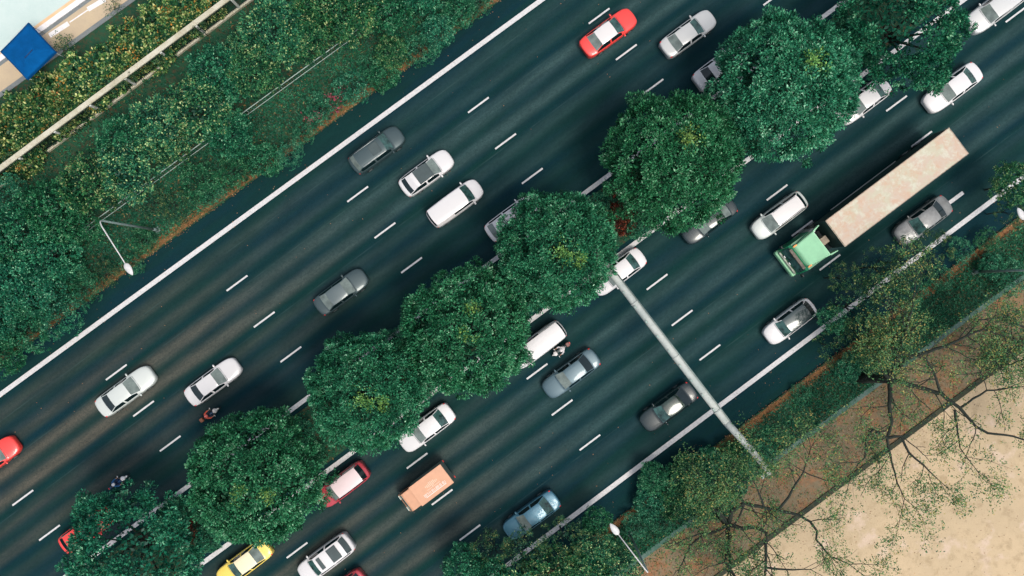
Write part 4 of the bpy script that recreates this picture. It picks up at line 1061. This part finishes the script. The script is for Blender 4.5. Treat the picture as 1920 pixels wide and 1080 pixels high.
# tractor: chassis, cab, deflector, side fairings
mb = MB()
for s in (-1, 1): mb.box((7.15, s * .45, .86), (4.3, .14, .28), 0)
mb.box((6.5, 0, 1.06), (1.1, .9, .12), 0)
mb.build('tractor_chassis', M['black'], TR)
def prism(mb, prof, y0, y1, m=0, taper=None):
    """side profile (x, z) pulled from y0 to y1"""
    n = len(prof); a = [(x, y0, z) for x, z in prof]; b = [(x, y1, z) for x, z in prof]
    mb.add(a + b, [tuple(range(n))[::-1], tuple(range(n, 2 * n))] + [(i, (i + 1) % n, n + (i + 1) % n, n + i) for i in range(n)], m)
CX = 9.50   # front of the cab
mb = MB(); prism(mb, [(CX - 2.3, .75), (CX - .02, .75), (CX, 1.35), (CX - .10, 1.75), (CX - .42, 2.62), (CX - .60, 2.80), (CX - 2.3, 2.86)], -1.22, 1.22); mb.build('cab', GRD, TR)
mb = MB(); prism(mb, [(CX + .008, 1.72), (CX - .088, 1.74), (CX - .395, 2.60), (CX - .40, 2.62), (CX - .37, 2.62)], -1.08, 1.08); mb.build('windshield', M['glassteal'], TR)
mb = MB(); mb.box((CX + .12, 0, .78), (.42, 2.44, .62), 0, bev=.10); mb.build('bumper', GRN, TR)
mb = MB(); mb.box((CX + .09, 0, 1.28), (.16, 2.1, .34), 0, bev=.04); mb.build('grille', mat('pale_grille', (.42, .46, .38), .6, var=.5, scale=5), TR)
# roof air deflector: wide wedge flaring to the rear
vs = [(CX - .62, -1.0, 2.84), (CX - .62, 1.0, 2.84), (CX - 2.35, 1.20, 2.88), (CX - 2.35, -1.20, 2.88), (CX - .78, -.94, 3.05), (CX - .78, .94, 3.05), (CX - 2.40, 1.16, 3.72), (CX - 2.40, -1.16, 3.72)]
mb = MB(); mb.add(vs, [(3, 2, 1, 0), (4, 5, 6, 7), (0, 1, 5, 4), (1, 2, 6, 5), (2, 3, 7, 6), (3, 0, 4, 7)])
me = mb.build('roof_deflector', GRN, TR); bv = me.modifiers.new('soft_edges', 'BEVEL'); bv.width = .07; bv.segments = 2
for s in (-1, 1):
    vs = [(CX - 2.38, s * 1.10, 2.9), (CX - 3.05, s * 1.22, 2.9), (CX - 3.05, s * 1.26, 3.6), (CX - 2.38, s * 1.18, 3.68), (CX - 2.38, s * 1.02, 2.9), (CX - 3.05, s * 1.16, 2.9), (CX - 3.05, s * 1.20, 3.6), (CX - 2.38, s * 1.06, 3.68)]
    mb = MB(); mb.add(vs, [(0, 1, 2, 3), (7, 6, 5, 4), (0, 4, 5, 1), (1, 5, 6, 2), (2, 6, 7, 3), (3, 7, 4, 0)]); mb.build('side_fairing', GRN, TR)
    mb = MB(); mb.box((CX - .75, s * .98, 3.04), (.34, .12, .10), 0, bev=.02); mb.build('marker_light', M['amber'], TR)
    mb = MB(); mb.box((CX - .05, s * 1.38, 2.1), (.12, .26, .55), 0, bev=.04); mb.tube([(CX - .15, s * 1.2, 2.45), (CX - .05, s * 1.38, 2.4)], .02, 5); mb.build('wing_mirror', M['black'], TR)
    mb = MB(); mb.box((CX + .24, s * .95, .86), (.16, .38, .20), 0, bev=.04); mb.build('headlight', M['headlight'], TR)
mb = MB(); mb.box((CX - .36, 0, 2.74), (.26, 1.9, .16), 0, bev=.04); mb.build('sun_visor', mat('brown_visor', (.16, .13, .10), .6, var=.6, scale=5), TR)
mb = MB(); mb.box((CX - 2.9, .15, 2.1), (.85, .62, .9), 0, bev=.05); mb.build('intake_box', mat('dusty_box', (.42, .34, .26), .8, var=.5), TR)
mb = MB(); mb.box((CX - 2.55, -1.05, 1.9), (.55, .36, 1.9), 0, bev=.06); mb.build('exhaust_stack', M['rim'], TR)
for k in (-.55, .1): 
    mb = MB(); mb.box((CX + .02, k, 1.60), (.12, .20, .14), 0, bev=.02); mb.build('washer_box', M['white'], TR)

# --- orange box truck
ORN = pt('orange_box_paint', (.62, .315, .18), 0, .55, .10)
oc = W(799, 912, 1.0)
OT = thing('box_truck', 'orange topped box truck with grey sides and white lettering on its roof', 'truck', (oc.x, oc.y, .004), R_(216.9), DN)
BL, BW = 3.15, 1.84
mb = MB(); mb.box((-.66, 0, 1.50), (BL, BW, 1.62), 0, bev=.03); mb.build('cargo_box', concrete('grey_box_side', (.13, .17, .15), (.09, .13, .12), (.20, .24, .20)), OT)
mb = MB(); mb.box((-.66, 0, 2.335), (BL - .02, BW - .02, .05), 0, bev=.02); mb.build('box_roof', ORN, OT)
mb = MB(); prism(mb, [(.93, .55), (2.22, .55), (2.24, 1.05), (2.08, 1.30), (1.86, 1.92), (1.72, 2.02), (.93, 2.06)], -.80, .84)
cb = mb.build('cab', ORN, OT); bv = cb.modifiers.new('soft_edges', 'BEVEL'); bv.width = .05; bv.segments = 2
mb = MB(); prism(mb, [(2.10, 1.33), (1.885, 1.93), (1.84, 1.93), (2.05, 1.33)], -.70, .74); mb.build('windshield', M['glassteal'], OT)
for s in (-1, 1):
    mb = MB(); mb.box((1.45, .02 + s * .825, 1.55), (.62, .02, .42), 0); mb.build('side_window', M['glass'], OT)
    mb = MB(); mb.box((2.24, s * .55 + .02, .92), (.10, .40, .20), 0, bev=.03); mb.build('headlight', mat('pale_green_lens', (.62, .78, .70), .2), OT)
    mb = MB(); mb.box((1.85, s * .98, 1.6), (.08, .14, .26), 0, bev=.02); mb.build('wing_mirror', M['black'], OT)
    mb = MB(); mb.box((-2.26, s * .78, .72), (.06, .18, .14), 0); mb.build('taillight', M['tail'], OT)
    for x in (1.5, -1.35):
        mb = MB(); mb.tube([(x, s * .74 - .11, .33), (x, s * .74 + .11, .33)], .33, 18, smooth=False); o = mb.build('wheel', M['tyre'], OT)
mb = MB(); mb.box((0, 0, .55), (4.2, .9, .2), 0); mb.box((2.25, .02, .60), (.16, 1.56, .26), 0, bev=.04); mb.build('chassis', M['black'], OT)
# white lettering on the roof: too small in the photo to spell out, a line of blurred block characters with an underline and a faint emblem
lt = mat('white_lettering', (.80, .72, .68), .6); le = mat('faint_emblem', (.74, .52, .38), .6)
mb = MB(); rr = random.Random(3); x = -1.72
while x < .22:
    w = rr.uniform(.05, .10)
    k = rr.choice('ILTO')
    mb.box((x, .40, 2.364), (.026, .20, .010), 0)
    if k in 'LO': mb.box((x + w / 2, .49, 2.3645), (w, .026, .009), 0)
    if k in 'TO': mb.box((x + w / 2, .31, 2.3645), (w, .026, .009), 0)
    if k == 'O': mb.box((x + w, .40, 2.364), (.026, .20, .010), 0)
    x += w + .055
mb.box((-.75, .58, 2.364), (1.95, .045, .010), 0); mb.build('lettering', lt, OT)
mb = MB()
for k in range(9): mb.box((-1.25 + k * .13, -.12 + .03 * math.sin(k * 2.2), 2.364), (.06, .46 - abs(k - 4) * .08, .008), 0)
mb.box((-.78, .16, 2.3645), (1.2, .04, .008), 0); mb.build('emblem', le, OT)

# --- motorcycles and riders
def skinmesh(name, pts, edges, rad, m, parent, root=0):
    me = bpy.data.meshes.new(name); me.from_pydata(pts, edges, []); me.materials.append(m)
    o = link(name, me, parent)
    sk = o.modifiers.new('skin', 'SKIN'); sk.use_smooth_shade = True
    for i, r in enumerate(rad):
        d = me.skin_vertices[0].data[i]; rr = (r, r) if not isinstance(r, tuple) else r; d.radius = rr; d.use_root = (i == root)
    sb = o.modifiers.new('smooth', 'SUBSURF'); sb.levels = 1; sb.render_levels = 2
    return o
def moto(px, py, head, mlabel, plabel, bodyc, frontc, jacket, trousers, helmet, box=None):
    p = W(px, py, .8)
    t = thing('motorcycle', mlabel, 'motorcycle', (p.x, p.y, .004), R_(head), 'motorcycles with riders')
    for x in (.66, -.62):
        mb = MB(); n = 20
        pts = [(x + .24 * math.cos(6.2832 * k / n), 0, .30 + .24 * math.sin(6.2832 * k / n)) for k in range(n + 1)]
        mb.tube(pts, .055, 8, cap=False); w = mb.build('wheel', M['tyre'], t)
        mb = MB(); mb.tube([(x, -.05, .30), (x, .05, .30)], .16, 14, smooth=False); mb.build('rim', M['rim'], w)
    mb = MB(); mb.tube([(.66, .09, .3), (.42, .09, .95)], .025, 6); mb.tube([(.66, -.09, .3), (.42, -.09, .95)], .025, 6); mb.build('fork', M['rim'], t)
    mb = MB(); mb.ell((.10, 0, .66), (.42, .13, .20)); mb.ell((.0, 0, .45), (.34, .16, .18)); mb.ell((-.55, 0, .68), (.30, .10, .12)); mb.build('body', bodyc, t)
    mb = MB(); mb.ell((.56, 0, .82), (.20, .20, .20)); mb.ell((.66, 0, .56), (.22, .08, .08)); mb.build('front_fairing', frontc, t)
    mb = MB(); mb.ell((-.25, 0, .80), (.42, .15, .07)); mb.build('seat', M['black'], t)
    mb = MB(); mb.tube([(.28, -.34, 1.0), (.40, -.14, .98), (.42, 0, .96), (.40, .14, .98), (.28, .34, 1.0)], .018, 6); mb.build('handlebar', M['black'], t)
    for s in (-1, 1):
        mb = MB(); mb.tube([(.40, s * .20, 1.0), (.44, s * .33, 1.13)], .008, 4); mb.ell((.46, s * .36, 1.15), (.03, .08, .05)); mb.build('mirror', frontc, t)
    mb = MB(); mb.ell((.74, 0, .80), (.05, .09, .08)); mb.build('headlight', M['headlight'], t)
    mb = MB(); mb.box((-.86, 0, .72), (.06, .14, .08), 0); mb.build('taillight', M['tail'], t)
    if box: mb = MB(); mb.box((-.66, 0, .96), (.30, .34, .26), 0, bev=.05); mb.build('top_box', box, t)
    # rider, seated and leaning slightly forward with both hands on the bar
    r = thing('person', plabel, 'person', (p.x, p.y, .004), R_(head), 'motorcycle riders')
    B = Vector
    pel = (-.22, 0, .90); che = (-.10, 0, 1.20); nk = (-.02, 0, 1.42); hdp = (.03, 0, 1.52)
    pts = [pel, (-.18, 0, 1.05), che, nk, hdp]; ed = [(0, 1), (1, 2), (2, 3), (3, 4)]; rad = [(.13, .15), (.12, .14), (.13, .17), .055, .085]
    for s in (-1, 1):
        n = len(pts); pts += [(-.04, s * .19, 1.34), (.06, s * .30, 1.14), (.26, s * .31, 1.05), (.31, s * .31, 1.02)]; rad += [.062, .048, .034, .040]
        ed += [(2, n), (n, n + 1), (n + 1, n + 2), (n + 2, n + 3)]
        for q in range(4):
            m_ = len(pts); pts += [(.345 + .004 * q, s * (.27 + .022 * q), 1.03), (.355, s * (.27 + .022 * q), .995)]; rad += [.009, .008]; ed += [(n + 3, m_), (m_, m_ + 1)]
        m_ = len(pts); pts += [(.31, s * .27, 1.0), (.33, s * .255, .985)]; rad += [.010, .009]; ed += [(n + 3, m_), (m_, m_ + 1)]
        n = len(pts); pts += [(-.18, s * .10, .88), (.18, s * .20, .80), (.08, s * .22, .42), (.18, s * .23, .33)]; rad += [.085, .06, .042, .035]
        ed += [(0, n), (n, n + 1), (n + 1, n + 2), (n + 2, n + 3)]
    skinmesh('body', pts, ed, rad, M['skin'], r)
    jp = [(-.22, 0, .92), (-.18, 0, 1.05), che, (-.03, 0, 1.38)]; je = [(0, 1), (1, 2), (2, 3)]; jr = [(.145, .17), (.135, .165), (.15, .20), (.075, .09)]
    for s in (-1, 1):
        n = len(jp); jp += [(-.04, s * .19, 1.34), (.06, s * .30, 1.14), (.22, s * .31, 1.06)]; jr += [.078, .062, .047]; je += [(2, n), (n, n + 1), (n + 1, n + 2)]
    skinmesh('jacket', jp, je, jr, jacket, r)
    tp = [(-.22, 0, .90)]; te = []; tr_ = [(.15, .17)]
    for s in (-1, 1):
        n = len(tp); tp += [(-.16, s * .11, .88), (.18, s * .20, .80), (.09, s * .22, .46)]; tr_ += [.10, .075, .055]; te += [(0, n), (n, n + 1), (n + 1, n + 2)]
    skinmesh('trousers', tp, te, tr_, trousers, r)
    mb = MB(); mb.ell((.03, 0, 1.56), (.155, .135, .15)); mb.build('helmet', helmet, r)
    mb = MB(); mb.ell((.12, 0, 1.545), (.075, .105, .06)); mb.build('visor', M['glass'], r)
    for s in (-1, 1): mb = MB(); mb.ell((.20, s * .23, .30), (.13, .05, .05)); mb.build('shoe', M['black'], r)
cm = lambda n, c, r=.7: mat(n, c, r)
moto(392, 778, 36.4, 'dark motorcycle with blue trim and white front beside the large round tree', 'motorcycle rider in an orange red jacket beside the large round tree', cm('dark_blue_bike', (.04, .09, .16), .4), cm('white_front', (.70, .66, .60), .4), cm('orange_red_jacket', (.68, .10, .05)), cm('dark_trousers', (.03, .04, .06)), cm('red_helmet', (.75, .16, .13), .35), box=cm('orange_top_box', (.22, .07, .03), .5))
moto(220, 905, 36.4, 'motorcycle with a white front between the loose tree and the pale sedan', 'motorcycle rider in a blue jacket between the loose tree and the pale sedan', cm('blue_bike', (.01, .07, .20), .4), cm('white_front', (.80, .78, .78), .4), cm('blue_jacket', (.008, .10, .26)), cm('navy_trousers', (.01, .03, .09)), cm('white_helmet', (.75, .75, .78), .35))
moto(1052, 655, 217.5, 'pale motorcycle squeezed between the white minibus and the blue grey sedan', 'motorcycle rider in a white jacket between the white minibus and the blue grey sedan', cm('grey_bike', (.10, .13, .13), .4), cm('pale_front', (.66, .64, .62), .4), cm('white_jacket', (.66, .62, .62)), cm('dark_grey_trousers', (.04, .05, .05)), cm('white_helmet', (.70, .66, .66), .35), box=cm('brown_red_box', (.16, .06, .05), .5))
